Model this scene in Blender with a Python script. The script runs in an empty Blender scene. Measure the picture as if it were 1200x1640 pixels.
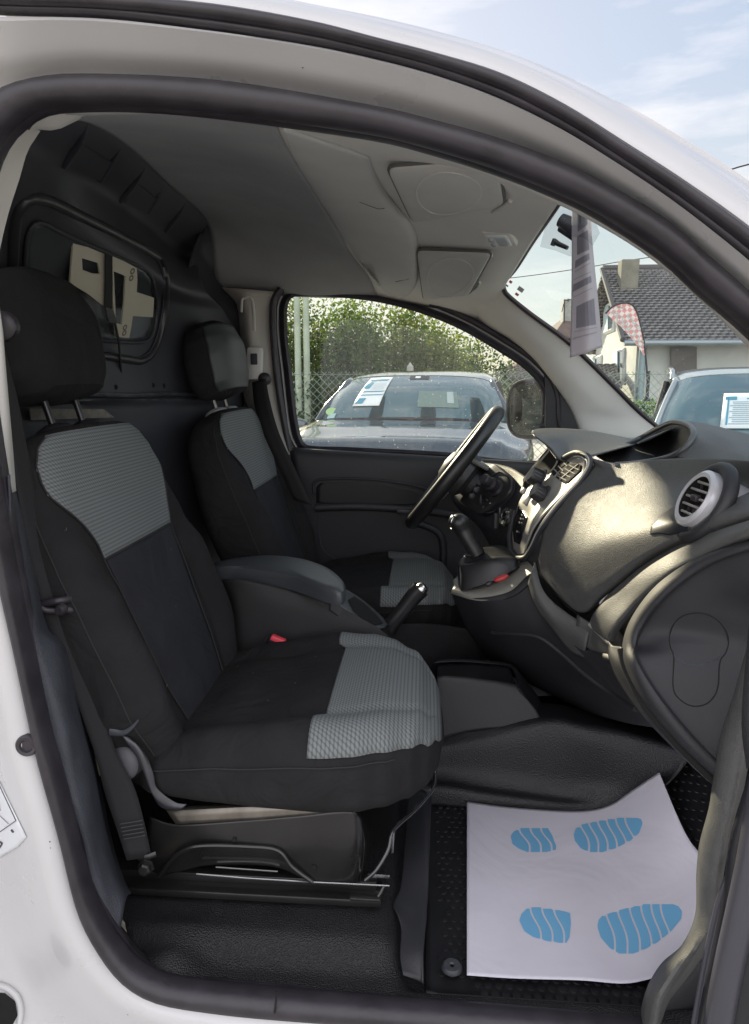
import bpy, bmesh, math, random
from mathutils import Vector, Matrix
from mathutils.bvhtree import BVHTree
random.seed(7)
SC = bpy.context.scene
R = math.radians
# ------------------------------------------------------------ camera
F = 1108.; PIT = R(10.7); YAW = R(4.05); CAM = Vector((0, -0.86, 1.38))
cy_, sy_, cp_, sp_ = math.cos(YAW), math.sin(YAW), math.cos(PIT), math.sin(PIT)
RIGHT = Vector((cy_, sy_, 0)); FWD = Vector((-sy_*cp_, cy_*cp_, -sp_)); UP = Vector((-sy_*sp_, cy_*sp_, cp_))
cd = bpy.data.cameras.new("camera"); camo = bpy.data.objects.new("camera", cd)
SC.collection.objects.link(camo)
m = Matrix((RIGHT, UP, -FWD)).transposed().to_4x4(); m.translation = CAM
camo.matrix_world = m
cd.sensor_fit = 'VERTICAL'; cd.sensor_height = 24; cd.lens = 24*F/1640
cd.clip_start = 0.02; cd.clip_end = 3000
SC.camera = camo
# ------------------------------------------------------------ world, sun
SUN_EL = R(20); SUN_AZ = R(-24)      # azimuth measured from +Y towards +X
w = bpy.data.worlds.new("World"); SC.world = w; w.use_nodes = True
nt = w.node_tree; nt.nodes.clear()
def N(t, ty, **k):
    n = t.nodes.new(ty)
    for a, b in k.items(): setattr(n, a, b)
    return n
out = N(nt, 'ShaderNodeOutputWorld'); bg = N(nt, 'ShaderNodeBackground'); bg.inputs[1].default_value = 0.11
sky = N(nt, 'ShaderNodeTexSky', sky_type='NISHITA'); sky.sun_disc = False
sky.sun_elevation = SUN_EL; sky.sun_rotation = SUN_AZ; sky.air_density = 1.0; sky.dust_density = 1.2; sky.ozone_density = 1.4
tc = N(nt, 'ShaderNodeTexCoord'); mp = N(nt, 'ShaderNodeMapping'); mp.inputs['Scale'].default_value = (1.6, 1.6, 7)
nz = N(nt, 'ShaderNodeTexNoise'); nz.inputs['Scale'].default_value = 2.1; nz.inputs['Detail'].default_value = 7; nz.inputs['Roughness'].default_value = .55
rp = N(nt, 'ShaderNodeValToRGB'); rp.color_ramp.elements[0].position = .47; rp.color_ramp.elements[1].position = .66
rp.color_ramp.elements[1].color = (.8, .8, .8, 1)
mx = N(nt, 'ShaderNodeMixRGB'); mx.inputs[2].default_value = (5.0, 4.7, 4.4, 1)
nt.links.new(tc.outputs['Generated'], mp.inputs[0]); nt.links.new(mp.outputs[0], nz.inputs[0]); nt.links.new(nz.outputs[0], rp.inputs[0])
# sky colour compressed against glare; bright unseen cloud bank added to light the cab
def VM(op, a, b):
    n = N(nt, 'ShaderNodeVectorMath', operation=op)
    for i, q in enumerate((a, b)):
        if isinstance(q, tuple): n.inputs[i].default_value = q
        else: nt.links.new(q, n.inputs[i])
    return n.outputs[0]
K_ = (6.2, 6.2, 6.2)
cmp_ = VM('DIVIDE', VM('MULTIPLY', sky.outputs[0], K_), VM('ADD', sky.outputs[0], K_))
nt.links.new(rp.outputs[0], mx.inputs[0]); nt.links.new(cmp_, mx.inputs[1])
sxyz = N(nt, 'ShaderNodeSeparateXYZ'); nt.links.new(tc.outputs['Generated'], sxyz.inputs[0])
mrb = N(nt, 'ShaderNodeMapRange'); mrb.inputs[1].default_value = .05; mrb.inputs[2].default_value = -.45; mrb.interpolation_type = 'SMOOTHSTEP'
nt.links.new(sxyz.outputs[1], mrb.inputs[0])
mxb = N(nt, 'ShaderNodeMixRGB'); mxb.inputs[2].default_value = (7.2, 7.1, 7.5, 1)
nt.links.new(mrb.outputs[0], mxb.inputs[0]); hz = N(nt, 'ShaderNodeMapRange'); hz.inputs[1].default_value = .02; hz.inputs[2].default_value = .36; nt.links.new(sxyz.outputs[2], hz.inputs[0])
hc = N(nt, 'ShaderNodeMixRGB'); hc.inputs[1].default_value = (3.9, 3.6, 3.0, 1); hc.inputs[2].default_value = (2.55, 2.8, 3.5, 1); nt.links.new(hz.outputs[0], hc.inputs[0])
hm = N(nt, 'ShaderNodeMixRGB'); hm.inputs[0].default_value = .42; nt.links.new(mx.outputs[0], hm.inputs[1]); nt.links.new(hc.outputs[0], hm.inputs[2])
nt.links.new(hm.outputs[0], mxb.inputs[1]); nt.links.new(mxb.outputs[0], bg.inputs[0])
nt.links.new(bg.outputs[0], out.inputs[0])
sl = bpy.data.lights.new("sun", 'SUN'); sl.energy = 3.5; sl.angle = R(2); sl.color = (1, .85, .62)
so = bpy.data.objects.new("sun", sl); SC.collection.objects.link(so)
sd = Vector((math.sin(SUN_AZ)*math.cos(SUN_EL), math.cos(SUN_AZ)*math.cos(SUN_EL), math.sin(SUN_EL)))
so.rotation_euler = sd.to_track_quat('Z', 'Y').to_euler(); so.location = (0, 0, 30)
SC.view_settings.view_transform = 'Standard'; SC.view_settings.look = 'None'
SC.view_settings.exposure = 1.34; SC.view_settings.gamma = 1
SC.render.engine = 'CYCLES'
SC.cycles.max_bounces = 14; SC.cycles.diffuse_bounces = 8; SC.cycles.transparent_max_bounces = 24
# ------------------------------------------------------------ rays: a pixel of the 1200x1640 photo and a depth give a place
def ray(px, py):
    return RIGHT*((px-600)/F) + FWD + UP*(-(py-820)/F)
def P(px, py, Y): d = ray(px, py); return CAM + d*((Y-CAM.y)/d.y)
def Zp(px, py, z): d = ray(px, py); return CAM + d*((z-CAM.z)/d.z)
def Xp(px, py, x): d = ray(px, py); return CAM + d*((x-CAM.x)/d.x)
def V3(p):
    # a pixel and a depth, or plain metres
    if isinstance(p, Vector): return p
    return Vector(p) if abs(p[0]) < 30 and abs(p[1]) < 30 else P(*p)
# ------------------------------------------------------------ curves
def cr(pts, n, closed=False):
    pts = [Vector(p) for p in pts]; k = len(pts)
    if k == 1: return [pts[0].copy() for _ in range(n)]
    segs = k if closed else k-1
    if closed: g = lambda i: pts[i % k]
    else:
        a = pts[0]*2-pts[1]; b = pts[-1]*2-pts[-2]
        g = lambda i: a if i < 0 else (b if i >= k else pts[i])
    L = [0]
    for i in range(segs): L.append(L[-1] + (g(i+1)-g(i)).length**.75 + 1e-9)
    res = []; tot = L[-1]
    for j in range(n):
        s = tot*j/(n if closed else n-1); i = 0
        while i < segs-1 and L[i+1] < s: i += 1
        t = (s-L[i])/(L[i+1]-L[i]); p0, p1, p2, p3 = g(i-1), g(i), g(i+1), g(i+2)
        # limited tangents keep it from overshooting
        d = (p2-p1).length
        m1 = (p2-p0)*.5; m2 = (p3-p1)*.5
        if m1.length > 1.2*d: m1 = m1.normalized()*1.2*d
        if m2.length > 1.2*d: m2 = m2.normalized()*1.2*d
        t2, t3 = t*t, t*t*t
        res.append(p1*(2*t3-3*t2+1) + m1*(t3-2*t2+t) + p2*(-2*t3+3*t2) + m2*(t3-t2))
    return res
def lin(pts, n):
    pts = [Vector(p) for p in pts]; L = [0]
    for i in range(len(pts)-1): L.append(L[-1]+(pts[i+1]-pts[i]).length)
    r = []
    for j in range(n):
        s = L[-1]*j/(n-1); i = 0
        while i < len(pts)-2 and L[i+1] < s: i += 1
        r.append(pts[i].lerp(pts[i+1], (s-L[i])/max(L[i+1]-L[i], 1e-9)))
    return r
# ------------------------------------------------------------ materials
def mat(name, col, rough=.5, metal=0, grain=None, coat=0, vary=0, vscale=3, spec=.5, trans=0, sheen=0, emis=None, wr=None):
    M = bpy.data.materials.new(name); M.use_nodes = True; t = M.node_tree; b = t.nodes['Principled BSDF']
    b.inputs['Base Color'].default_value = (*col, 1); b.inputs['Roughness'].default_value = rough
    b.inputs['Metallic'].default_value = metal; b.inputs['Coat Weight'].default_value = coat
    b.inputs['Specular IOR Level'].default_value = spec
    if sheen: b.inputs['Sheen Weight'].default_value = sheen; b.inputs['Sheen Roughness'].default_value = .5
    tcn = N(t, 'ShaderNodeTexCoord')
    if vary:
        n = N(t, 'ShaderNodeTexNoise'); n.inputs['Scale'].default_value = vscale; n.inputs['Detail'].default_value = 6
        t.links.new(tcn.outputs['Object'], n.inputs[0])
        r = N(t, 'ShaderNodeValToRGB'); r.color_ramp.elements[0].position = .3; r.color_ramp.elements[1].position = .7
        r.color_ramp.elements[0].color = (*[c*(1-vary) for c in col], 1); r.color_ramp.elements[1].color = (*[min(1, c*(1+vary)) for c in col], 1)
        t.links.new(n.outputs[0], r.inputs[0]); t.links.new(r.outputs[0], b.inputs['Base Color'])
        mr = N(t, 'ShaderNodeMapRange'); mr.inputs[3].default_value = max(0, rough-.08); mr.inputs[4].default_value = min(1, rough+.1)
        t.links.new(n.outputs[0], mr.inputs[0]); t.links.new(mr.outputs[0], b.inputs['Roughness'])
    if grain:
        kind, sc, st = grain[:3]
        if kind == 'v': n = N(t, 'ShaderNodeTexVoronoi'); n.inputs['Scale'].default_value = sc
        else: n = N(t, 'ShaderNodeTexNoise'); n.inputs['Scale'].default_value = sc; n.inputs['Detail'].default_value = 4
        t.links.new(tcn.outputs['Object'], n.inputs[0])
        bp = N(t, 'ShaderNodeBump'); bp.inputs['Strength'].default_value = st; bp.inputs['Distance'].default_value = grain[3] if len(grain) > 3 else .0008
        t.links.new(n.outputs[0], bp.inputs['Height']); t.links.new(bp.outputs[0], b.inputs['Normal'])
        if wr:
            n2 = N(t, 'ShaderNodeTexNoise'); n2.inputs['Scale'].default_value = wr[0]; n2.inputs['Detail'].default_value = 3; n2.inputs['Distortion'].default_value = 1.2
            t.links.new(tcn.outputs['Object'], n2.inputs[0]); b2 = N(t, 'ShaderNodeBump'); b2.inputs['Strength'].default_value = 1; b2.inputs['Distance'].default_value = wr[1]
            t.links.new(n2.outputs[0], b2.inputs['Height']); t.links.new(b2.outputs[0], bp.inputs['Normal'])
    return M
def glass(name, tint=(1, 1, 1), refl=1.0, dirt=0, dirtcol=(.8, .85, .8)):
    M = bpy.data.materials.new(name); M.use_nodes = True; t = M.node_tree; t.nodes.clear()
    o = N(t, 'ShaderNodeOutputMaterial'); tr = N(t, 'ShaderNodeBsdfTransparent'); tr.inputs[0].default_value = (*tint, 1)
    gl = N(t, 'ShaderNodeBsdfGlossy'); gl.inputs['Roughness'].default_value = .02
    # Schlick reflectance that is the same from both sides of the pane
    ge = N(t, 'ShaderNodeNewGeometry'); dt = N(t, 'ShaderNodeVectorMath', operation='DOT_PRODUCT'); t.links.new(ge.outputs['Incoming'], dt.inputs[0]); t.links.new(ge.outputs['Normal'], dt.inputs[1])
    ab = N(t, 'ShaderNodeMath', operation='ABSOLUTE'); t.links.new(dt.outputs['Value'], ab.inputs[0])
    om = N(t, 'ShaderNodeMath', operation='SUBTRACT'); om.inputs[0].default_value = 1; t.links.new(ab.outputs[0], om.inputs[1])
    pw = N(t, 'ShaderNodeMath', operation='POWER'); pw.inputs[1].default_value = 5; t.links.new(om.outputs[0], pw.inputs[0])
    fr = N(t, 'ShaderNodeMath', operation='MULTIPLY_ADD'); fr.inputs[1].default_value = .90; fr.inputs[2].default_value = .05; t.links.new(pw.outputs[0], fr.inputs[0])
    mu = N(t, 'ShaderNodeMath', operation='MULTIPLY'); mu.inputs[1].default_value = refl
    ms = N(t, 'ShaderNodeMixShader'); t.links.new(fr.outputs[0], mu.inputs[0]); t.links.new(mu.outputs[0], ms.inputs[0])
    t.links.new(tr.outputs[0], ms.inputs[1]); t.links.new(gl.outputs[0], ms.inputs[2])
    last = ms
    if dirt:
        tcn = N(t, 'ShaderNodeTexCoord'); df = N(t, 'ShaderNodeBsdfDiffuse'); df.inputs[0].default_value = (*dirtcol, 1)
        tl = N(t, 'ShaderNodeBsdfTranslucent'); tl.inputs[0].default_value = (*dirtcol, 1)
        ad = N(t, 'ShaderNodeMixShader'); ad.inputs[0].default_value = .6; t.links.new(df.outputs[0], ad.inputs[1]); t.links.new(tl.outputs[0], ad.inputs[2])
        vo = N(t, 'ShaderNodeTexVoronoi'); vo.inputs['Scale'].default_value = 55; vo.inputs['Randomness'].default_value = 1
        t.links.new(tcn.outputs['Object'], vo.inputs[0])
        l1 = N(t, 'ShaderNodeMath', operation='LESS_THAN'); l1.inputs[1].default_value = .075; t.links.new(vo.outputs['Distance'], l1.inputs[0])
        no = N(t, 'ShaderNodeTexNoise'); no.inputs['Scale'].default_value = 9; t.links.new(tcn.outputs['Object'], no.inputs[0])
        mpp = N(t, 'ShaderNodeMapping'); mpp.inputs['Scale'].default_value = (55, 1, 2.2); t.links.new(tcn.outputs['Object'], mpp.inputs[0])
        st = N(t, 'ShaderNodeTexNoise'); st.inputs['Scale'].default_value = 2; st.inputs['Detail'].default_value = 3; t.links.new(mpp.outputs[0], st.inputs[0])
        mr = N(t, 'ShaderNodeMapRange'); mr.inputs[1].default_value = .45; mr.inputs[2].default_value = .75; mr.inputs[3].default_value = dirt*.12; mr.inputs[4].default_value = dirt*1.3
        t.links.new(st.outputs[0], mr.inputs[0])
        m2 = N(t, 'ShaderNodeMath', operation='MULTIPLY'); t.links.new(l1.outputs[0], m2.inputs[0]); t.links.new(no.outputs[0], m2.inputs[1])
        m3 = N(t, 'ShaderNodeMath', operation='MULTIPLY_ADD', use_clamp=True); m3.inputs[1].default_value = .9; t.links.new(m2.outputs[0], m3.inputs[0]); t.links.new(mr.outputs[0], m3.inputs[2])
        m4 = N(t, 'ShaderNodeMixShader'); t.links.new(m3.outputs[0], m4.inputs[0]); t.links.new(ms.outputs[0], m4.inputs[1]); t.links.new(ad.outputs[0], m4.inputs[2]); last = m4
    t.links.new(last.outputs[0], o.inputs[0]); return M
def weave(name, c1, c2, scale):
    M = mat(name, c1, .85, sheen=.0); t = M.node_tree; b = t.nodes['Principled BSDF']
    tcn = N(t, 'ShaderNodeTexCoord')
    vo = N(t, 'ShaderNodeTexVoronoi', voronoi_dimensions='2D'); vo.inputs['Scale'].default_value = scale; vo.inputs['Randomness'].default_value = 0
    # hexagonal net of woven dots laid in the fabric's own UV
    uv = N(t, 'ShaderNodeUVMap'); sp = N(t, 'ShaderNodeSeparateXYZ'); cb = N(t, 'ShaderNodeCombineXYZ')
    ad = N(t, 'ShaderNodeMath', operation='MULTIPLY_ADD'); ad.inputs[1].default_value = .5
    t.links.new(uv.outputs[0], sp.inputs[0]); t.links.new(sp.outputs[1], ad.inputs[0]); t.links.new(sp.outputs[0], ad.inputs[2])
    t.links.new(ad.outputs[0], cb.inputs[0]); t.links.new(sp.outputs[1], cb.inputs[1]); t.links.new(cb.outputs[0], vo.inputs[0])
    rp_ = N(t, 'ShaderNodeValToRGB'); rp_.color_ramp.elements[0].position = .30; rp_.color_ramp.elements[1].position = .56
    rp_.color_ramp.elements[0].color = (*c1, 1); rp_.color_ramp.elements[1].color = (*c2, 1)
    t.links.new(vo.outputs['Distance'], rp_.inputs[0]); t.links.new(rp_.outputs[0], b.inputs['Base Color'])
    bp = N(t, 'ShaderNodeBump'); bp.invert = True; bp.inputs['Strength'].default_value = .5; bp.inputs['Distance'].default_value = .0015
    t.links.new(vo.outputs['Distance'], bp.inputs['Height']); t.links.new(bp.outputs[0], b.inputs['Normal'])
    return M
WHITE = mat('white_paint', (.51, .51, .51), .28, coat=.35, vary=.03, vscale=6)
RUBBER = mat('seal_rubber', (.026, .023, .028), .42, grain=('n', 500, .15), vary=.3, vscale=22, wr=(16, .0016))
PLAST = mat('dark_plastic', (.022, .0225, .026), .5, grain=('v', 800, .5, .0006), vary=.1, vscale=8)
PLASTB = mat('blue_grey_trim', (.033, .037, .047), .6, grain=('v', 500, .6, .0008), vary=.2, vscale=20)
DASH = mat('grained_dash_plastic', (.072, .073, .071), .52, grain=('v', 560, .7, .0007), vary=.12, vscale=60, spec=.6)
CAPM = mat('end_cap_plastic', (.017, .0175, .021), .62, grain=('v', 900, .4, .0005))
GREYP = mat('light_grey_trim', (.54, .53, .50), .62, grain=('v', 700, .25, .0005), vary=.05, vscale=5)
LINER = mat('headliner_felt', (.58,.575,.55), .92, grain=('n', 700, .5, .001), vary=.07, vscale=12)
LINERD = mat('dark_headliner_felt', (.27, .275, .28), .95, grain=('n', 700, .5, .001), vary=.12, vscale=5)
BULK = mat('bulkhead_plastic', (.036, .038, .046), .5, grain=('n', 300, .3, .0006), vary=.2, vscale=6)
BULKW = mat('bulkhead_window_film', (.05, .055, .06), .25, vary=.3, vscale=5)
FABRIC = mat('black_seat_fabric', (.0150, .0148, .0158), .95, grain=('n', 1400, .6, .0007), vary=.22, vscale=14, spec=.25, wr=(11, .010))
FABRIC2 = mat('charcoal_seat_fabric', (.020, .0207, .025), .92, grain=('n', 1400, .6, .0007), vary=.2, vscale=14, spec=.3, wr=(9, .008))
SEAM = mat('seam_thread', (.02, .02, .021), .9)
WEAVE = weave('grey_woven_fabric', (.165, .18, .18), (.075, .082, .084), 150)
METAL = mat('seat_metal', (.19, .175, .15), .32, metal=.8, vary=.25, vscale=30)
DMETAL = mat('black_metal', (.013, .0125, .012), .3, coat=.2, vary=.2, vscale=15)
STEEL = mat('polished_steel', (.6, .6, .6), .22, metal=1)
SILVER = mat('silver_plastic', (.38, .37, .34), .42, metal=.35, grain=('n', 900, .1, .0003))
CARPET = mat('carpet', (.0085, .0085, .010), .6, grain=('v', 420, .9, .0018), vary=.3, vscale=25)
VINYL = mat('tunnel_vinyl', (.015, .0145, .017), .45, grain=('v', 330, .8, .0012), vary=.15, vscale=12)
MATR = mat('rubber_mat', (.010, .010, .012), .55, grain=('n', 200, .3), vary=.2, vscale=20)
BELT = mat('belt_webbing', (.010, .0095, .011), .8, grain=('n', 900, .6, .0006))
LEATH = mat('black_leather', (.016, .016, .017), .35, grain=('v', 500, .35, .0006))
CREAM = mat('cream_painted_metal', (.38, .36, .29), .4, vary=.05)
GLASSV = glass('cabin_glass', (.93, .95, .93), .35, dirt=.014)
GLASSW = glass('windscreen_glass', (.86, .95, .95), .30, dirt=.008)
RED = mat('red_plastic', (.42, .04, .04), .4)
PINK = mat('red_buckle_button', (.75, .07, .10), .4)
BLACK = mat('black_gap_shade', (.004, .004, .004), .9)  # near-black paint for the shade inside gaps, holes and recesses
PAPER = mat('white_paper', (.64, .62, .69), .75, vary=.03, vscale=9, grain=('n', 300, .1, .0004), wr=(5, .0055))
BLUEP = mat('blue_print', (.16, .42, .66), .75)
# ------------------------------------------------------------ objects
COL = SC.collection
def tag(o, label=None, cat=None, group=None, kind=None):
    if label: o['label'] = label
    if cat: o['category'] = cat
    if group: o['group'] = group
    if kind: o['kind'] = kind
    return o
LOCAL = set()
def adopt(o, parent):
    if parent is not None:
        o.parent = parent
        if parent.type == 'EMPTY' and parent.name not in LOCAL: o.location = -Vector(parent.location)
    return o
def empty(name, loc, label, cat, group=None, rz=0, local=False):
    o = bpy.data.objects.new(name, None); COL.objects.link(o); o.location = loc; o.rotation_euler = (0, 0, rz)
    o.empty_display_size = .1
    if local: LOCAL.add(o.name)
    return tag(o, label, cat, group)
class MB:
    def __init__(s): s.v = []; s.f = []; s.m = []; s.uv = {}
    def add(s, v, f, mi=0):
        o = len(s.v); s.v += [Vector(p) for p in v]; s.f += [tuple(i+o for i in q) for q in f]; s.m += [mi]*len(f); return s
    def grid(s, rows, mi=0, cu=False, cv=False):
        nr, nc = len(rows), len(rows[0]); v = [p for r in rows for p in r]; f = []
        for i in range(nr if cv else nr-1):
            for j in range(nc if cu else nc-1):
                a, b = i*nc+j, i*nc+(j+1) % nc; i2 = (i+1) % nr
                f.append((a, b, i2*nc+(j+1) % nc, i2*nc+j))
        return s.add(v, f, mi)
    def patch(s, rows, nu=24, nv=24, mi=0):
        rr = [cr([V3(p) for p in r], nu) for r in rows]
        cols = [cr([rr[i][j] for i in range(len(rr))], nv) for j in range(nu)]
        return s.grid([[cols[j][i] for j in range(nu)] for i in range(nv)], mi)
    def tube(s, pts, r, n=10, closed=False, flat=1, up=None, mi=0, cap=True, samp=None):
        pts = [V3(p) for p in pts]
        if samp: 
            rr = r if callable(r) else None
            pts = cr(pts, samp, closed)
        k = len(pts); rows = []; prev = Vector(up) if up else None
        for i, p in enumerate(pts):
            a = pts[(i-1) % k] if closed or i else pts[0]; b = pts[(i+1) % k] if closed or i < k-1 else pts[-1]
            t = (b-a).normalized()
            if prev is None: prev = Vector((0, 0, 1)) if abs(t.z) < .9 else Vector((1, 0, 0))
            u = (prev - t*prev.dot(t)).normalized(); vv = t.cross(u)
            if not up: prev = u
            rad = r(i/(k-1)) if callable(r) else r
            rows.append([p + u*(rad*math.cos(2*math.pi*q/n)) + vv*(rad*flat*math.sin(2*math.pi*q/n)) for q in range(n)])
        s.grid(rows, mi, cu=True, cv=closed)
        if cap and not closed:
            o = len(s.v); s.v += rows[0] + rows[-1]; s.f += [tuple(range(o, o+n)), tuple(range(o+2*n-1, o+n-1, -1))]; s.m += [mi, mi]
        return s
    def box(s, c, d, rot=None, bev=0, mi=0, seg=2):
        bm = bmesh.new(); bmesh.ops.create_cube(bm, size=1)
        bmesh.ops.scale(bm, vec=Vector(d), verts=bm.verts)
        if bev: bmesh.ops.bevel(bm, geom=bm.edges[:], offset=bev, segments=seg, affect='EDGES', profile=.5)
        if rot is not None: bmesh.ops.transform(bm, matrix=rot.to_4x4(), verts=bm.verts)
        bmesh.ops.translate(bm, vec=Vector(c), verts=bm.verts)
        return s.bm(bm, mi)
    def bm(s, bm, mi=0):
        bm.verts.index_update(); s.add([v.co for v in bm.verts], [tuple(v.index for v in f.verts) for f in bm.faces], mi); bm.free(); return s
    def lathe(s, prof, c, axis, n=32, mi=0, sq=None):
        ax = Vector(axis).normalized(); u = ax.orthogonal().normalized(); v = ax.cross(u)
        rows = [[Vector(c)+ax*h+(u*math.cos(2*math.pi*q/n)+v*math.sin(2*math.pi*q/n))*r for q in range(n)] for r, h in prof]
        return s.grid(rows, mi, cu=True)
    def plate(s, loops, nrm, thick, mi=0, bev=0):
        bm = bmesh.new(); es = []
        for L in loops:
            vs = [bm.verts.new(V3(p)) for p in L]
            es += [bm.edges.new((vs[i], vs[(i+1) % len(vs)])) for i in range(len(vs))]
        nrm = Vector(nrm).normalized()
        bmesh.ops.triangle_fill(bm, use_beauty=True, use_dissolve=False, edges=es, normal=nrm)
        fs = bm.faces[:]
        if thick:
            r = bmesh.ops.extrude_face_region(bm, geom=fs)
            bmesh.ops.translate(bm, vec=nrm*thick, verts=[g for g in r['geom'] if isinstance(g, bmesh.types.BMVert)])
        bmesh.ops.recalc_face_normals(bm, faces=bm.faces[:])
        return s.bm(bm, mi)
    def ell(s, c, r, rot=None, n=20, mi=0, p=1.0):
        rows = []
        sg = lambda x: math.copysign(abs(x)**p, x)
        for i in range(n+1):
            a = math.pi*i/n - math.pi/2
            row = []
            for j in range(2*n):
                b = math.pi*j/n
                q = Vector((r[0]*sg(math.cos(a))*sg(math.cos(b)), r[1]*sg(math.cos(a))*sg(math.sin(b)), r[2]*sg(math.sin(a))))
                if rot is not None: q = rot @ q
                row.append(Vector(c)+q)
            rows.append(row)
        return s.grid(rows, mi, cu=True)
    def each(s, name, mats, parent=None, **k):
        # every connected piece becomes an object of its own
        par = list(range(len(s.v)))
        def fd_(i):
            while par[i] != i: par[i] = par[par[i]]; i = par[i]
            return i
        for f in s.f:
            for a in f[1:]: par[fd_(a)] = fd_(f[0])
        grp = {}
        for i, f in enumerate(s.f): grp.setdefault(fd_(f[0]), []).append(i)
        res = []
        for fs in grp.values():
            ids = {}; q = MB()
            for i in fs:
                for a in s.f[i]:
                    if a not in ids: ids[a] = len(q.v); q.v.append(s.v[a])
                q.f.append(tuple(ids[a] for a in s.f[i])); q.m.append(s.m[i])
            if len(mats if isinstance(mats, (list, tuple)) else [0]) > 1: q_m = [mats[q.m[0]]]; q.m = [0]*len(q.f)
            else: q_m = mats
            res.append(q.build(name, q_m, parent, **k))
        return res
    def build(s, name, mats, parent=None, smooth=True, solid=0, offset=0, bevel=0, recalc=True, label=None):
        me = bpy.data.meshes.new(name); me.from_pydata([tuple(p) for p in s.v], [], s.f)
        if not isinstance(mats, (list, tuple)): mats = [mats]
        for q in mats: me.materials.append(q)
        for i, p in enumerate(me.polygons): p.material_index = s.m[i]; p.use_smooth = smooth
        if recalc:
            b = bmesh.new(); b.from_mesh(me); bmesh.ops.remove_doubles(b, verts=b.verts, dist=1e-5); bmesh.ops.recalc_face_normals(b, faces=b.faces); b.to_mesh(me); b.free()
        me.validate(); me.update()
        o = bpy.data.objects.new(name, me); COL.objects.link(o)
        if solid:
            md = o.modifiers.new('solid', 'SOLIDIFY'); md.thickness = solid; md.offset = offset
        if smooth:
            try: me.set_sharp_from_angle(angle=R(42))
            except Exception: pass
        adopt(o, parent)
        if label: o['label'] = label
        return o
def patch(name, rows, mt, parent, nu=24, nv=24, solid=.003, offset=0, recalc=True, **k):
    return MB().patch(rows, nu, nv).build(name, mt, parent, solid=solid, offset=offset, recalc=recalc, **k)
def tube(name, pts, r, mt, parent, **k): return MB().tube(pts, r, **k).build(name, mt, parent)
def bvh(o):
    me = o.data; off = Vector((0, 0, 0)); q = o
    while q: off += q.location; q = q.parent
    return BVHTree.FromPolygons([v.co+off for v in me.vertices], [tuple(p.vertices) for p in me.polygons])
def hit(tree, px, py, off=.0015, fb=None):
    d = ray(px, py).normalized(); h = tree.ray_cast(CAM, d)
    if h[0] is None:
        return V3(fb) if fb else None
    n = h[1] if h[1].dot(d) < 0 else -h[1]
    return h[0] + n*off
def hits(tree, pts, off=.0015):
    r = [hit(tree, *p[:2], off=off) for p in pts]; return [q for q in r if q is not None]
def text(body, size, M, mt, parent, name='lettering', ext=.0004, font_align='CENTER', spacing=1):
    c = bpy.data.curves.new(name, 'FONT'); c.body = body; c.size = size; c.extrude = ext; c.align_x = font_align; c.align_y = 'CENTER'; c.space_character = spacing
    o = bpy.data.objects.new('tmp', c); COL.objects.link(o); bpy.context.view_layer.update()
    me = bpy.data.meshes.new_from_object(o.evaluated_get(bpy.context.evaluated_depsgraph_get()))
    bpy.data.objects.remove(o); me.transform(M); me.materials.clear(); me.materials.append(mt)
    t = bpy.data.objects.new(name, me); COL.objects.link(t); return adopt(t, parent)
# ============================================================ GROUND
gr = MB().add([(-400, -300, -.08), (400, -300, -.08), (400, 500, -.08), (-400, 500, -.08)], [(0, 1, 2, 3)])
ASPH = mat('pale_bounce_ground', (.56, .53, .48), .9, grain=('n', 60, .6, .01), vary=.25, vscale=1.5)  # ground colour raised well above asphalt to bounce light into the cab
tag(gr.build('ground', ASPH, smooth=False), kind='structure')
# ============================================================ THE VAN
van = empty('panel_van', (-.1, .8, -.08), 'white panel van seen through its open passenger door, two black and grey seats inside', 'van')
# --- outlines of the door opening (photo pixels)
A_ = [(-300,-215),(-100,-150),(100,-92),(300,-40),(470,0),(600,26),(700,50),(800,79),(900,119),(1000,170),(1100,229),(1200,293),(1330,390),(1460,500)]
B_ = [(-300,-50),(-100,-18),(0,-8),(180,-2),(350,12),(500,38),(600,64),(700,90),(800,121),(900,170),(1000,233),(1100,298),(1200,370),(1330,478),(1460,600)]
C_ = [(-300,-5),(-100,14),(0,22),(170,28),(335,47),(490,70),(600,93),(700,120),(800,157),(900,207),(1000,270),(1100,339),(1200,418),(1330,530),(1460,655)]
D_ = [(1460,770),(1320,590),(1200,471),(1130,408),(1060,349),(976,300),(900,262),(800,224),(700,196),(600,172),(350,131),(125,121),(50,130),(0,150),(-35,190),(-60,260),(-72,400),(-58,600),(-25,780),(0,905),(30,1035),(60,1178),(76,1245),(100,1330),(130,1450),(165,1520),(205,1568),(260,1598),(350,1614),(450,1624),(600,1635),(800,1652),(1000,1670),(1250,1700)]
E_ = [(1460,830),(1320,650),(1200,527),(1130,468),(1060,405),(955,338),(874,300),(790,268),(700,240),(600,215),(350,180),(200,168),(85,170),(52,178),(25,197),(0,224),(-22,280),(-34,400),(-24,600),(0,780),(21,905),(44,1020),(74,1160),(95,1235),(120,1330),(148,1435),(182,1500),(220,1545),(268,1568),(350,1580),(450,1590),(600,1602),(800,1618),(1000,1636),(1250,1665)]
def curve(pts, Y, n): return cr([P(*p, Y) for p in pts], n)
NB = 90
# door surround: the recessed channel between the two seals, a crease and a bright flange
rA, rB, rC = (curve(q, y, NB) for q, y in ((A_, .05), (B_, -.035), (C_, -.035)))
Dtop = D_[:14][::-1]
Dt = curve([(-300,180),(-160,170),(-60,158)]+Dtop, .01, NB)
def mixr(a, b, t, dy=0):
    return [p.lerp(q, t)+Vector((0, dy, 0)) for p, q in zip(a, b)]
mb = MB()
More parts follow.
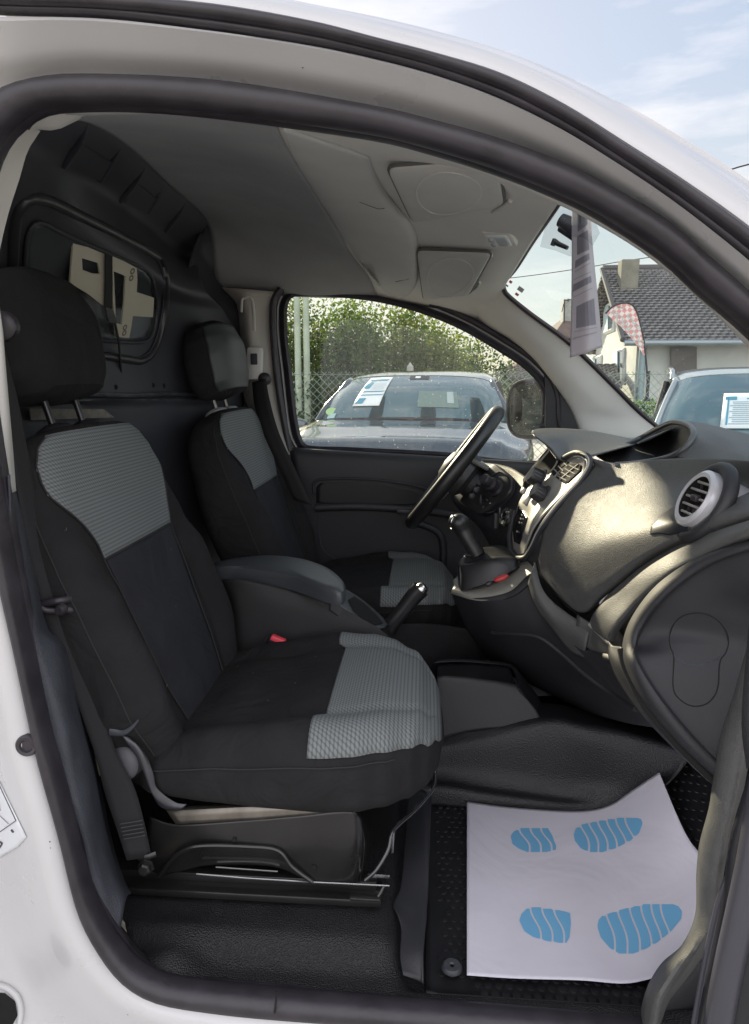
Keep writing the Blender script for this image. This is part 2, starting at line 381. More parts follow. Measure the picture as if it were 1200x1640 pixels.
# roof skin: from the roof edge inwards over the cab, ending at the windscreen header
def rk(p): t = max(0, min(1, (p.x-.10)/.16)); return 1-t*t*(3-2*t)
over = [[p+Vector((0, .0, 0)) for p in rA]]
mb.grid([mixr(rB, rC, .1, .012), mixr(rB, rA, .06, -.004), mixr(rB, rA, .18, -.012), mixr(rB, rA, .45, -.018), mixr(rB, rA, .72, -.008), mixr(rB, rA, .92, 0), rA, [p+Vector((-.006, .04*rk(p), .006)) for p in rA], [p+Vector((-.01, .06+.14*rk(p), .02*rk(p))) for p in rA], [p+Vector((-.01, .06+.69*rk(p), .045*rk(p))) for p in rA], [p+Vector((-.01, .06+1.24*rk(p), .02*rk(p))) for p in rA], [p+Vector((0, .06+1.39*rk(p), -.04*rk(p))) for p in rA]])
roof = mb.build('roof_panel', WHITE, van)
prof = [(0, .012), (.05, -.004), (.13, -.010), (.3, .0), (.45, .006), (.6, .012), (.68, .028), (.78, .040), (.88, .034), (.95, .018), (1.0, .012)]
mb = MB().grid([mixr(rC, Dt, t, y - 0*.01) for t, y in prof])
# left jamb and sill, with the pressed ridge that runs round it
Dl = [Vector((x, y, 0)) for x, y in D_[14:]]
def offs(d):
    r = []
    for i, p in enumerate(Dl):
        a, b = Dl[max(0, i-1)], Dl[min(len(Dl)-1, i+1)]; t = (b-a).normalized(); q = p+Vector((-t.y, t.x, 0))*d; r.append((q.x, q.y))
    return r
n2 = len(Dl)
strip_ = []
for d, y in ((0,.012),(8,-.004),(22,-.012),(42,-.014),(66,.008),(98,.050),(140,.060),(200,.030),(270,-.025),(330,-.05)):
    strip_.append([P(a, b, y) for a, b in offs(d)])
strip_.append([p+Vector((-.05, .12, -.05)) for p in strip_[-1]])
fine = [cr(r, n2*5) for r in strip_]
def ucr(pts, m):
    r = []
    for i in range(len(pts)-1):
        p0, p1, p2, p3 = pts[max(0,i-1)], pts[i], pts[i+1], pts[min(len(pts)-1,i+2)]
        for k in range(m):
            t = k/m; r.append(((p1*2)+(p2-p0)*t+(p0*2-p1*5+p2*4-p3)*t*t+(p1*3-p0-p2*3+p3)*t**3)*.5)
    return r+[pts[-1]]
fine = [ucr(r, 5) for r in strip_]
mb.grid([ [c[j] for c in (fine,)][0] for j in range(len(fine))])
cols = [cr([f[j] for f in fine], 40) for j in range(len(fine[0]))]
mb.v = mb.v[:len(mb.v)-len(fine)*len(fine[0])]; nf = (len(fine)-1)*(len(fine[0])-1); mb.f = mb.f[:-nf]; mb.m = mb.m[:-nf]
mb.grid(cols)
# the rest of the body, plain, beyond the frame
mb.box((-2.02, .76, .95), (2.3, 1.62, 1.66), bev=.10, seg=4); mb.box((-1.7, 1.50, .95), (2.46, .04, 1.7), bev=.01)
mb.box((1.22, .74, .60), (1.0, 1.5, .95), bev=.16, seg=4)
body = mb.build('body_shell', WHITE, van)
TB = bvh(body)
# seals
def ribbon(ca, cb, Y, ny, n=120, r0=.5, name='door_seal', m=RUBBER, parent=body, prof=None):
    a, b = curve(ca, Y, n), curve(cb, Y, n); rows = []
    for i in range(n):
        c = (a[i]+b[i])*.5; h = (b[i]-a[i])*.5; row = []
        for q in range(16):
            t = 2*math.pi*q/16; cc = math.copysign(abs(math.cos(t))**.8, math.cos(t)); ss = math.sin(t)
            row.append(c+h*cc+Vector((0, -ny*ss, 0)))
        rows.append(row)
    return MB().grid(rows, cu=True).build(name, m, parent)
ribbon(D_, E_, .005, .022, n=150)
# second soft lip inside the main bulb
E2 = [(x+(600-x)*.012+ (6 if x < 200 else 0), y+(9 if y < 700 else -6)) for x, y in E_]
ribbon([(x, y) for x, y in E_], E2, .025, .012, n=150, name='seal_lip')
Bm = [((b[0]+c[0])/2, (b[1]+c[1])/2+ (c[1]-b[1])*.12) for b, c in zip(B_, C_)]
ribbon(B_, Bm, -.04, .013, n=100, name='outer_weatherstrip')
ribbon(Bm, C_, -.034, .009, n=100, name='outer_weatherstrip')
tube('seal_joint', [(443, 1588, -.018), (442, 1605, -.022), (440, 1622, -.016)], .0016, BLACK, body, n=6)
# rubber plug, faint label and small paint chips on the jamb
pc = hit(TB, 43, 1193, .002)

MB().lathe([(.0001,.000),(.008,.000),(.0095,.0035),(.0135,.0045),(.0155,.002),(.0162,-.003)], pc, (0.1,-1,0.05), 28).build('rubber_plug', RUBBER, body)
LBL = mat('silvery_label_film', (.62, .64, .66), .3); INK = mat('label_ink', (.05, .05, .055), .6)
def dec_poly(tree, pts, name, m, parent, off=.0015, thick=.0006, sub=10):
    # closed outline laid on a surface: fan of points re-projected so that it follows the curve
    cx = sum(p[0] for p in pts)/len(pts); cyy = sum(p[1] for p in pts)/len(pts)
    o = []
    for i in range(len(pts)):
        a, b = pts[i], pts[(i+1) % len(pts)]
        for k in range(4): o.append((a[0]+(b[0]-a[0])*k/4, a[1]+(b[1]-a[1])*k/4))
    rows = [[hit(tree, cx+(x-cx)*t/sub, cyy+(y-cyy)*t/sub, off) for x, y in o] for t in range(1, sub+1)]
    last = hit(tree, cx, cyy, off)
    if last is None: return None
    rows = [[last]*len(o)] + rows
    for r in range(1, len(rows)):
        for j in range(len(o)):
            if rows[r][j] is None: rows[r][j] = rows[r-1][j]
    return MB().grid(rows, cu=True).build(name, m, parent, solid=thick, offset=0)
lab = dec_poly(TB, [(-120, 1250), (-2, 1247), (44, 1340), (30, 1356), (-30, 1390), (-120, 1420)], 'sticker', LBL, body, .0012, .0004)
mb = MB()
for a, b, r in (((0, 1253), (28, 1313), .0006), ((28, 1313), (-5, 1336), .0006), ((-3, 1300), (16, 1318), .0004), ((0, 1285), (2, 1297), .0012), ((21, 1328), (24, 1331), .0016), ((0, 1346), (6, 1349), .0014), ((6, 1349), (1, 1357), .0014)):
    pa = hits(TB, [(a[0]+(b[0]-a[0])*k/6, a[1]+(b[1]-a[1])*k/6) for k in range(7)], .0022)
    if len(pa) > 2: mb.tube(pa, r, n=6)
mb.build('printed_lines', INK, lab)
mb = MB()
for x, y, r in ((80,1348,.0012),(81,1358,.0008),(205,1625,.0009),(485,108,.0009)):
    q = hit(TB, x, y, .0002)
    if q: mb.ell(q, (r, .0006, r*.8), n=5)
mb.each('paint_chip', mat('paint_chip', (.1,.07,.05), .8), body)
# slot at the very bottom left of the jamb, its inner shade a black patch
tube('slot_gasket', hits(TB, [(-20,1576),(10,1580),(29,1598),(33,1625),(22,1655),(-20,1672)], .002), .005, WHITE, body, n=10, samp=30)
dec_poly(TB, [(-30,1588),(8,1590),(24,1603),(28,1625),(14,1652),(-30,1665)], 'slot', BLACK, body, .002, .001)
# --- B pillar trims beside the near seat
tr = patch('pillar_trim', [[(15,760,.02),(20,905,.02),(44,1020,.02),(74,1160,.02),(95,1240,.02),(130,1340,.02),(150,1440,.02),(185,1500,.02)],
    [(10,770,.035),(34,905,.03),(58,1020,.025),(100,1160,.025),(120,1260,.025),(146,1360,.02),(170,1440,.03),(192,1490,.03)],
    [(16,780,.05),(42,905,.05),(64,1005,.05),(92,1040,.06),(118,1150,.06),(140,1240,.06),(158,1330,.06),(180,1400,.06),(201,1440,.06)],
    [(30,780,.18),(60,905,.18),(84,1005,.18),(112,1040,.18),(135,1150,.18),(157,1240,.18),(175,1330,.18),(195,1400,.18),(212,1430,.18)]], PLASTB, van, 60, 26)
patch('pillar_cover', [[(-30,300,.03),(-26,600,.03),(2,700,.03),(14,790,.03)], [(2,520,.05),(8,620,.05),(13,700,.05),(18,792,.05)], [(0,520,.12),(10,620,.12),(18,700,.12),(26,792,.12)]], GREYP, tr, 20, 10)
# upper light edge of the headliner that follows the seal
Et = curve([(-30,500),(-30,350),(-18,270),(0,222),(25,195),(52,176),(85,168),(200,167),(350,178),(600,213),(700,238),(790,266),(874,298),(955,336),(1060,403),(1200,525),(1350,690)], .03, 80)
Ft = curve([(-50,520),(-22,380),(2,300),(14,258),(30,232),(50,209),(92,208),(122,190),(168,180),(300,186),(450,200),(600,226),(700,254),(790,284),(872,318),(950,356),(1055,424),(1190,548),(1340,720)], .085, 80)
Gt = [p+Vector((.01, .03, .02)) for p in Ft]
MB().grid([Et, mixr(Et, Ft, .5, -.012), mixr(Et, Ft, .85, -.004), Ft, Gt]).build('headliner_edge', GREYP, van)
tube('trim_clip_line', [(52,182,.035),(54,196,.05),(46,207,.07)], .0012, PLAST, van, n=6)
# --- headliner
hl = patch('headliner', [[(60,180,.06),(140,192,.2),(205,232,.45),(265,290,.8),(333,358,1.22),(345,440,1.37),(352,462,1.44)],
   [(250,172,.06),(300,215,.3),(365,275,.65),(430,345,1.0),(470,410,1.26),(480,458,1.40),(482,474,1.45)],
   [(437,185,.06),(470,250,.35),(520,330,.75),(560,400,1.1),(590,440,1.3),(600,462,1.41),(602,476,1.45)]], LINERD, van, 40, 30, solid=.008)
ht = patch('header_trim', [[(437,185,.06),(470,250,.35),(520,330,.75),(560,400,1.1),(590,440,1.3),(600,462,1.41),(602,476,1.45)],
   [(600,205,.06),(620,262,.32),(640,330,.65),(665,405,.98),(690,455,1.2),(700,478,1.36),(705,494,1.44)],
   [(790,262,.06),(795,290,.25),(790,345,.5),(775,410,.85),(765,455,1.12),(765,485,1.33),(762,512,1.44)],
   [(905,306,.06),(897,320,.2),(880,345,.42),(850,390,.75),(825,430,1.02),(808,458,1.2),(808,470,1.25)]], GREYP, van, 40, 44, solid=.006)
BUMPS = mat('visor_vinyl', (.46, .46, .44), .7, grain=('v', 600, .25, .0005), vary=.06, vscale=10)
# overhead shelf pod, bulging down from the lining between the seam and the visors
TH_ = bvh(ht)
def hp(x, y, o, Yfb): 
    q = hit(TH_, x, y, 0); q = q if q is not None else P(x, y, Yfb)
    return q + (CAM-q).normalized()*o
rows = []
for l, r, Ym in (((452,200),(590,248),.2),((470,250),(600,276),.35),((500,300),(616,306),.55),((524,338),(638,334),.7),((545,372),(662,366),.85),((566,405),(669,400),1.0),((588,440),(667,448),1.15),((612,462),(656,468),1.25),((636,474),(644,476),1.3)):
    k = min(1, max(.15, (l[1]-200)/120)) * min(1, max(.1, (480-l[1])/40))
    rows.append([hp(l[0]+(r[0]-l[0])*t, l[1]+(r[1]-l[1])*t, .004+.080*k*b_, Ym) for t, b_ in ((.02,.0),(.1,.45),(.25,.8),(.5,1),(.75,1),(.9,.8),(.97,.45),(1,.0))])
pod = MB().patch(rows, 50, 60).build('overhead_shelf', BUMPS, van, solid=.004, offset=-1)
TP = bvh(pod)
mb = MB()
for q in (((577,320),(592,326),(606,331),(616,330)), ((634,449),(642,447),(655,444))):
    h = hits(TP, q, .001)
    if len(h) > 2: mb.tube(h, .0042, n=8, flat=.6)
mb.each('shelf_slot', mat('slot_shadow_plastic', (.12,.12,.115), .6), pod)
mb = MB()
h = hits(TP, [(556,288),(572,305),(600,312),(628,326),(646,352),(662,390),(668,430),(664,452),(650,470)], .001)
mb.tube(h, .0015, n=6, samp=50).build('shelf_edge', GREYP, pod)
# sun visors: padded slabs with an oval pressed line
def visor(q, nrmsign, oval, clip):
    c = MB(); rows = []
    TLc, TRc, BRc, BLc = [hp(p[0], p[1], .050 if oval < .9 else .040, p[2]) for p in q]
    nrm = (TRc-TLc).cross(BLc-TLc).normalized()
    if nrm.dot(CAM-TLc) < 0: nrm = -nrm
    def f(u, v): return TLc.lerp(TRc, u).lerp(BLc.lerp(BRc, u), v)
    o = []; k = 44
    for i in range(k):
        t = 2*math.pi*i/k; cu, su = math.cos(t), math.sin(t); e = .14
        o.append((.5+.5*math.copysign(abs(cu)**e, cu), .5+.5*math.copysign(abs(su)**e, su)))
    for s, d in ((.0, .009), (.8, .009), (.94, .0085), (.985, .006), (1, .001), (.985, -.004), (.0, -.004)):
        rows.append([f(.5+(a-.5)*s, .5+(b-.5)*s)+nrm*d for a, b in o])
    ob = MB().grid(rows, cu=True).build('sun_visor', BUMPS, van)
    MB().tube(rows[4], .0035, n=6, closed=True).build('visor_gap_line', mat('visor_gap_shade', (.10,.10,.10), .8), ob)  # dark tube stands in for the shade in the gap round the visor
    ring = [f(.5+.40*math.cos(t*math.pi/20)*oval+.02, .5+.42*math.sin(t*math.pi/20))+nrm*.0092 for t in range(40)]
    MB().tube(ring, .0011, n=6, closed=True).build('pressed_oval', GREYP, ob)
    MB().tube([hp(p[0], p[1], .026, p[2]) for p in clip], .004, n=10, samp=12).build('visor_pivot', GREYP, ob)
visor([(620,264,.36),(798,250,.2),(809,322,.4),(661,353,.58)], 1, .80, [(790,341,.5),(806,331,.45),(818,321,.4)])
visor([(668,398,.82),(790,402,.7),(752,470,1.1),(679,479,1.18)], 1, .95, [(752,470,1.08),(764,461,1.02),(769,452,.98)])
tube('visor_clip', [hp(777,400,.014,.7),hp(786,402,.014,.68),hp(787,410,.014,.7)], .0035, GREYP, van, n=8)
# courtesy lamp
lc = hp(802, 377, .002, .56); ln = Vector((-.25,-.25,-1)).normalized(); Rl = ln.to_track_quat('Z','Y').to_matrix()
rot = Rl @ Matrix.Rotation(R(-18), 3, 'Z')
lamp = MB().box(lc+ln*.004, (.062,.056,.014), rot, .006).build('courtesy_lamp', GREYP, van)
MB().box(lc+ln*.010, (.046,.042,.008), rot, .004).build('lamp_lens', mat('lamp_lens', (.55,.6,.62), .12, coat=.6), lamp)
mb = MB()
for k in range(8): mb.box(lc+ln*.0145+rot@Vector((-.004+.003*k, 0, 0)), (.0009,.034,.001), rot)
for k in (-1, 1): mb.lathe([(.0001,.018),(.005,.018),(.006,.013)], lc+rot@Vector((-.014, .009*k, 0)), ln, 14)
mb.each('lens_rib', mat('lens_rib', (.35,.37,.38), .2), lamp)
# --- bulkhead
def Bp(px, py, xn, xf=-.60):
    # point on the bulkhead: xn where it passes behind the near seat, xf at the far side
    k = (xf-xn)/1.2; n = Vector((1, -k, 0)); o = Vector((xn, .2, 0)); d = ray(px, py); return CAM + d*((o-CAM).dot(n)/d.dot(n))
seamR = [(60,180,.06),(140,192,.2),(205,232,.45),(265,290,.8),(333,358,1.22),(345,372,1.34)]
bk = patch('bulkhead', [[P(*p)+Vector((.04,.01,.07)) for p in seamR], [P(*p)+Vector((.0,0,.0)) for p in seamR],
   [(20,205,.06),(110,256,.32),(163,290,.54),(232,340,.86),(288,390,1.2),(318,400,1.4)],
   [(12,225,.06),(100,272,.34),(158,310,.56),(228,358,.88),(284,405,1.2),(316,412,1.4)],
   [Bp(x,y,-.68) for x,y in ((-10,330),(70,335),(140,370),(215,410),(280,450),(326,460))],
   [Bp(x,y,-.78) for x,y in ((-20,430),(68,430),(140,450),(220,470),(290,490),(360,500))],
   [Bp(x,y,-.84) for x,y in ((-20,520),(65,525),(140,535),(225,545),(300,540),(385,545))],
   [Bp(x,y,-.85) for x,y in ((-20,626),(80,630),(160,634),(235,636),(310,630),(390,622))],
   [Bp(x,y,-.81) for x,y in ((-20,642),(80,641),(160,640),(235,640),(310,640),(390,642))],
   [Bp(x,y,-.83) for x,y in ((-20,652),(80,650),(160,650),(235,650),(310,650),(390,650))],
   [Bp(x,y,-.83) for x,y in ((-20,900),(80,900),(160,900),(235,900),(310,900),(390,900))],
   [Bp(x,y,-.80) for x,y in ((60,1500),(120,1400),(180,1300),(250,1250),(320,1150),(400,1100))]], BULK, van, 60, 130, solid=.004)
patch('bulkhead_side', [[P(340,340,1.3)+Vector((.03,.03,.04)),P(345,385,1.36)+Vector((.03,.03,0)),P(352,440,1.4)+Vector((.03,.03,0)),(360,462,1.43),(378,490,1.43),(386,560,1.43),(388,640,1.43)],[(333,358,1.22),(326,392,1.3),(340,440,1.36),(352,460,1.4),(378,490,1.42),(386,560,1.43),(388,640,1.43)],
   [(326,372,1.24),(314,400,1.26),(312,450,1.26),(318,500,1.27),(330,560,1.28),(330,600,1.28),(330,640,1.28)],
   [(320,374,1.22),(304,420,1.17),(298,460,1.14),(300,500,1.12),(304,560,1.15),(306,600,1.16),(306,640,1.16)]], BULK, bk, 40, 24)
TK = bvh(bk)
MB().box((-.86, .78, 1.1), (.03, 1.4, 1.4), None, .005).box((-.66, 1.475, 1.1), (.36, .012, 1.56), None, .002).build('leak_stop_wall', BULK, van)  # added unseen walls behind the bulkhead block light leaks
# ribs pressed along the top
mb = MB()
for a, m_, b in (((141,192),(128,222),(104,262)), ((193,236),(178,256),(161,285)), ((232,268),(217,288),(193,320)), ((267,298),(252,312),(236,337)), ((297,325),(284,343),(265,368))):
    h = [hit(TK, *a, .000), hit(TK, *m_, .003), hit(TK, *b, -.002)]
    h = [q for q in h if q]
    if len(h) == 3: mb.tube(h, lambda t: .003+.008*t, n=10, samp=14, flat=.8)
mb.each('pressed_rib', BULK, bk)
mb = MB()
for pl in (((128,226),(108,258),(163,290),(178,258)), ((217,290),(197,322),(235,342),(250,316))):
    h = [hit(TK, *q, .005) for q in pl]; base = [hit(TK, *q, -.012) for q in pl]
    if all(h): mb.add(h+base, [(0,1,2,3),(0,1,5,4),(1,2,6,5),(2,3,7,6),(3,0,4,7)])
mb.each('pressed_panel', BULK, bk)
ringp = [(17,430),(22,350),(33,323),(53,313),(80,320),(120,341),(160,362),(200,384),(233,402),(253,417),(262,440),(263,480),(258,515),(249,550),(238,569),(222,578),(200,575),(150,568),(80,560),(30,550),(18,520)]
h = cr(hits(TK, ringp, .004), 90, True)
MB().tube(h, .010, n=12, closed=True).build('window_bead', mat('bead_plastic', (.03,.03,.034), .28), bk)
h2 = cr(hits(TK, [(130+(x-130)*.97, 450+(y-450)*.96) for x, y in ringp], .006), 90, True)
MB().tube(h2, .0022, n=8, closed=True).build('window_bead_lip', PLASTB, bk)
inn = [(35,450),(38,380),(48,356),(62,352),(100,370),(160,398),(205,418),(232,432),(244,450),(247,490),(243,525),(232,545),(200,548),(120,540),(45,530)]
wp = dec_poly(TK, inn, 'bulkhead_window', BULKW, bk, .006, .003, sub=12)
hh = cr(hits(TK, inn, .008), 80, True)
MB().tube(hh, .004, n=8, closed=True).build('window_edge', BULK, bk)
# ledge rail and bolt holes
tube('ledge_rail', hits(TK, [(20,640),(100,638),(200,638),(270,636),(330,634)], .012), .006, mat('ledge_metal', (.12,.13,.14), .35, metal=.6, vary=.3, vscale=40), bk, n=8)
mb = MB()
for x, y in ((243,617),(260,618),(183,620)):
    q = hit(TK, x, y, .003)
    if q: mb.lathe([(.0001,0),(.0055,0),(.0065,-.003)], q, CAM-q, 14)
mb.each('bolt_hole', BLACK, bk)
# floor-level dusty metal seen between the headrest posts
q = [hit(TK, *p, .02) for p in ((35,643),(158,643),(170,668),(35,672))]
if all(q): MB().plate([q], (1,-.5,0), .003).build('dusty_metal_strip', mat('dusty_metal', (.17,.16,.14), .6, metal=.2, vary=.3, vscale=60), bk)
# cream brackets strapped behind the window
b1, b2, b3 = hit(TK,60,420,0), hit(TK,240,440,0), hit(TK,210,545,0)
BPO = hit(TK,180,460,.012); BPN = (b2-b1).cross(b3-b1).normalized(); BPN = BPN if BPN.dot(CAM-b1) > 0 else -BPN
def wpl(x, y, off):
    d = ray(x, y).normalized(); o = BPO+BPN*off; return CAM+d*((o-CAM).dot(BPN)/d.dot(BPN))
def cream(loops, name, off):
    n_ = BPN; o = BPO+BPN*off
    L = [[wpl(x, y, off) for x, y in l] for l in loops]
    return MB().plate(L, n_, .004).build(name, CREAM, van), n_, o
cb1, nn, oo = cream([[(115,386),(125,386),(150,394),(167,403),(169,440),(168,492),(140,470),(110,452)], [(129,412),(155,420),(158,438),(146,437),(130,431)]], 'cream_bracket', .024)
cb2, n2_, o2_ = cream([[(178,409),(198,418),(217,428),(218,447),(217,467),(245,476),(243,507),(211,505),(208,525),(205,540),(192,539),(183,536),(179,480)], [(180,433),(199,441),(197,480),(193,519),(184,517)]], 'cream_bracket', .024)
mb = MB()
for p0 in ((210,433),(208,444),(198,523),(197,532)):
    d = ray(*p0).normalized(); t = (o2_-CAM).dot(n2_)/d.dot(n2_); q = CAM+d*t+n2_*.0045
    mb.lathe([(.0035,0),(.0055,.0008),(.0075,0)], q, n2_, 14)
mb.each('bracket_hole', mat('bracket_hole_rim', (.12,.11,.09), .5), cb2)
st = MB().plate([[wpl(*p, .034) for p in ((168,405),(179,410),(179,450),(178,500),(167,493),(168,450))]], BPN, .002).build('strap', BELT, van)
q = [wpl(*p, .038) for p in ((166,490),(178,494),(184,512),(181,517),(172,514))]
MB().plate([q], BPN, .006).build('strap_buckle', STEEL, st)
tube('strap_tail', [wpl(*p, .034) for p in ((184,515),(190,545),(194,590),(197,620),(196,650),(204,678))], .006, BELT, st, n=8, samp=24, flat=.4)
# --- far pillar, far door
pt = patch('far_pillar_trim', [[(352,460,1.42),(380,490,1.42),(386,560,1.42),(392,640,1.42),(440,720,1.42)],
   [(395,463,1.36),(400,500,1.36),(404,560,1.36),(412,640,1.36),(455,725,1.36)],
   [(452,468,1.42),(436,500,1.42),(440,560,1.42),(450,640,1.42),(468,730,1.42)]], mat('pillar_trim_plastic', (.36,.34,.31), .6, vary=.05), van, 30, 20)
tube('seal_beside_pillar', [(450,462,1.40),(438,485,1.40),(438,540,1.40),(446,620,1.40),(458,690,1.40),(464,722,1.40)], .011, RUBBER, van, samp=40)
tube('pillar_relief', [(392,478,1.36),(398,476,1.36),(404,480,1.36),(407,500,1.36),(408,530,1.36)], .004, GREYP, pt, samp=20, n=6)
tube('pillar_relief', [(387,500,1.36),(388,480,1.36),(392,477,1.36)], .004, GREYP, pt, samp=10, n=6)
adj = MB().box(P(408,582,1.34), (.052,.03,.105), Matrix.Rotation(R(4),3,'Y'), .012).build('belt_height_adjuster', GREYP, van)
MB().box(P(407,575,1.322), (.022,.006,.034), None, .003).build('adjuster_button', PLASTB, adj)
MB().lathe([(.0001,.012),(.012,.012),(.02,.006),(.02,-.01)], P(424,607,1.33), (0,-1,0), 20).build('belt_guide', RUBBER, van)
fb = patch('seat_belt', [[(404,612,1.32),(408,650,1.32),(420,690,1.3),(440,735,1.28),(470,800,1.26)], [(426,606,1.30),(432,640,1.3),(446,690,1.29),(470,745,1.27),(500,810,1.25)]], BELT, van, 30, 4, solid=.0015)
# far door: outer painted frame, window, black seal, dark panel
win = [(459,500),(462,484),(470,475),(500,473),(560,477),(620,486),(680,503),(740,528),(800,563),(840,590),(868,622),(874,660),(874,736),(700,724),(560,717),(493,714),(482,700),(474,660),(466,590),(460,540)]
def off(pts, d):
    n = len(pts); r = []
    for i in range(n):
        a, b = Vector(pts[i-1]), Vector(pts[(i+1) % n]); t = (b-a).normalized(); r.append((pts[i][0]+t.y*d, pts[i][1]-t.x*d))
    return r
wl = cr([P(*p, 1.45) for p in win], 110, True)
def wloop(d, Y): return cr([P(*p, Y) for p in off(win, d)], 110, True)
fd = MB().grid([wloop(6, 1.47), wloop(14, 1.455), wloop(26, 1.45), wloop(40, 1.46)], cu=True).build('driver_door', WHITE, van, solid=.01)
MB().grid([wloop(-1, 1.456), wloop(-1, 1.44), wloop(4, 1.432), wloop(9, 1.436), wloop(12, 1.446), wloop(12, 1.46)], cu=True).build('window_seal', RUBBER, fd)
MB().grid([wloop(15, 1.43), wloop(18, 1.415), wloop(22, 1.412), wloop(26, 1.42)], cu=True).build('door_seal', RUBBER, fd)
MB().plate([wloop(3, 1.462)], (0,1,0), .004).build('window_glass', GLASSV, fd, smooth=False)
dp = patch('door_panel', [[(462,716,1.44),(560,722,1.44),(700,730,1.44),(820,738,1.44),(960,746,1.44)],
    [(464,722,1.40),(560,728,1.40),(700,736,1.40),(820,744,1.40),(960,752,1.40)],
    [(470,760,1.39),(560,762,1.39),(700,770,1.39),(820,785,1.39),(960,790,1.39)],
    [(480,860,1.40),(560,860,1.40),(700,860,1.40),(820,860,1.40),(960,870,1.40)],
    [(490,960,1.40),(560,960,1.40),(700,960,1.40),(820,960,1.40),(960,960,1.40)],
    [(520,1120,1.42),(600,1120,1.42),(700,1120,1.42),(820,1100,1.42),(960,1080,1.42)]], PLAST, fd, 40, 40)
TD = bvh(dp)
DP = [(503,790),(503,775),(512,768),(560,766),(620,770),(680,782),(712,800)]
tube('panel_recess_edge', hits(TD, DP, .004), .0045, PLAST, fd, samp=50)
dec_poly(TD, [(507,805),(507,780),(514,773),(560,771),(620,775),(680,788),(705,806),(640,809),(560,809)], 'armrest_inset', mat('door_inset_vinyl',(.014,.014,.016),.5,grain=('v',500,.5)), fd, .002, .002)
tube('armrest_ledge', hits(TD, [(506,812),(560,810),(620,812),(690,818),(740,826)], .014), .013, PLAST, fd, samp=40, flat=.7)
MB().box(hit(TD,648,816,.028), (.05,.012,.016), None, .003).build('window_switch', RUBBER, fd)
tube('door_pocket_line', hits(TD, [(510,820),(512,860),(522,885),(560,905),(590,915)], .003), .003, PLASTB, fd, samp=30, n=6)
tube('door_pocket_line', hits(TD, [(650,830),(700,850),(710,880),(706,930),(700,960)], .012), .012, PLAST, fd, samp=30)
# quarter triangle and exterior mirror
MB().plate([[(872,596,1.43),(893,614,1.42),(912,640,1.41),(922,662,1.41),(926,690,1.41),(874,690,1.43),(874,640,1.43)]], (0,1,0), .012).build('mirror_corner_cover', PLAST, fd)
mc = P(848, 655, 1.62)
mir = MB().ell(mc+Vector((.012,.03,0)), (.080,.07,.108), n=22, p=.75).build('wing_mirror', mat('mirror_housing', (.022,.022,.024), .35, vary=.1), van)
MG = mat('mirror_glass', (.42,.46,.46), .03, metal=1)
Rm = (Vector((-.62,-.78,.0)).normalized()).to_track_quat('Z','Y').to_matrix()
o = []
for i in range(40):
    t = 2*math.pi*i/40; c_, s_ = math.cos(t), math.sin(t); o.append(mc+Vector((-.018,-.040,0))+Rm@Vector((.070*math.copysign(abs(c_)**.75,c_), .094*math.copysign(abs(s_)**.75,s_), 0)))
MB().plate([o], Rm@Vector((0,0,1)), .003).build('mirror_glass', MG, mir, smooth=False)
MB().tube(o, .008, n=8, closed=True).build('mirror_rim', RUBBER, mir)
MB().box(P(868,690,1.55), (.05,.16,.05), None, .015).build('mirror_arm', PLAST, mir)
# --- windscreen, its seal and the far A pillar
WSo = [(905,306,.3),(880,345,.5),(850,390,.8),(825,430,1.05),(808,450,1.17),(806,460,1.22),(812,472,1.24),(850,503,1.28),(902,541,1.31),(941,576,1.33),(990,625,1.35),(1025,660,1.37),(1060,690,1.38)]
ap = patch('a_pillar_trim', [[(806,456,1.2),(812,472,1.24),(850,503,1.28),(902,541,1.31),(941,576,1.33),(990,625,1.35),(1025,660,1.37),(1075,705,1.38)],
   [(785,470,1.28),(802,498,1.31),(838,530,1.33),(880,566,1.35),(920,610,1.36),(955,650,1.37),(985,672,1.38),(1010,705,1.38)],
   [(765,485,1.34),(785,510,1.37),(825,540,1.38),(862,575,1.39),(896,620,1.4),(922,660,1.4),(935,690,1.4),(945,715,1.4)],
   [(752,500,1.44),(780,525,1.44),(815,545,1.44),(850,572,1.44),(880,606,1.44),(905,640,1.44),(920,670,1.44),(928,700,1.44)]], GREYP, van, 50, 24, solid=.004)
tube('windscreen_seal', WSo, .0075, mat('windscreen_seal_rubber', (.018,.012,.016), .4), van, samp=90)
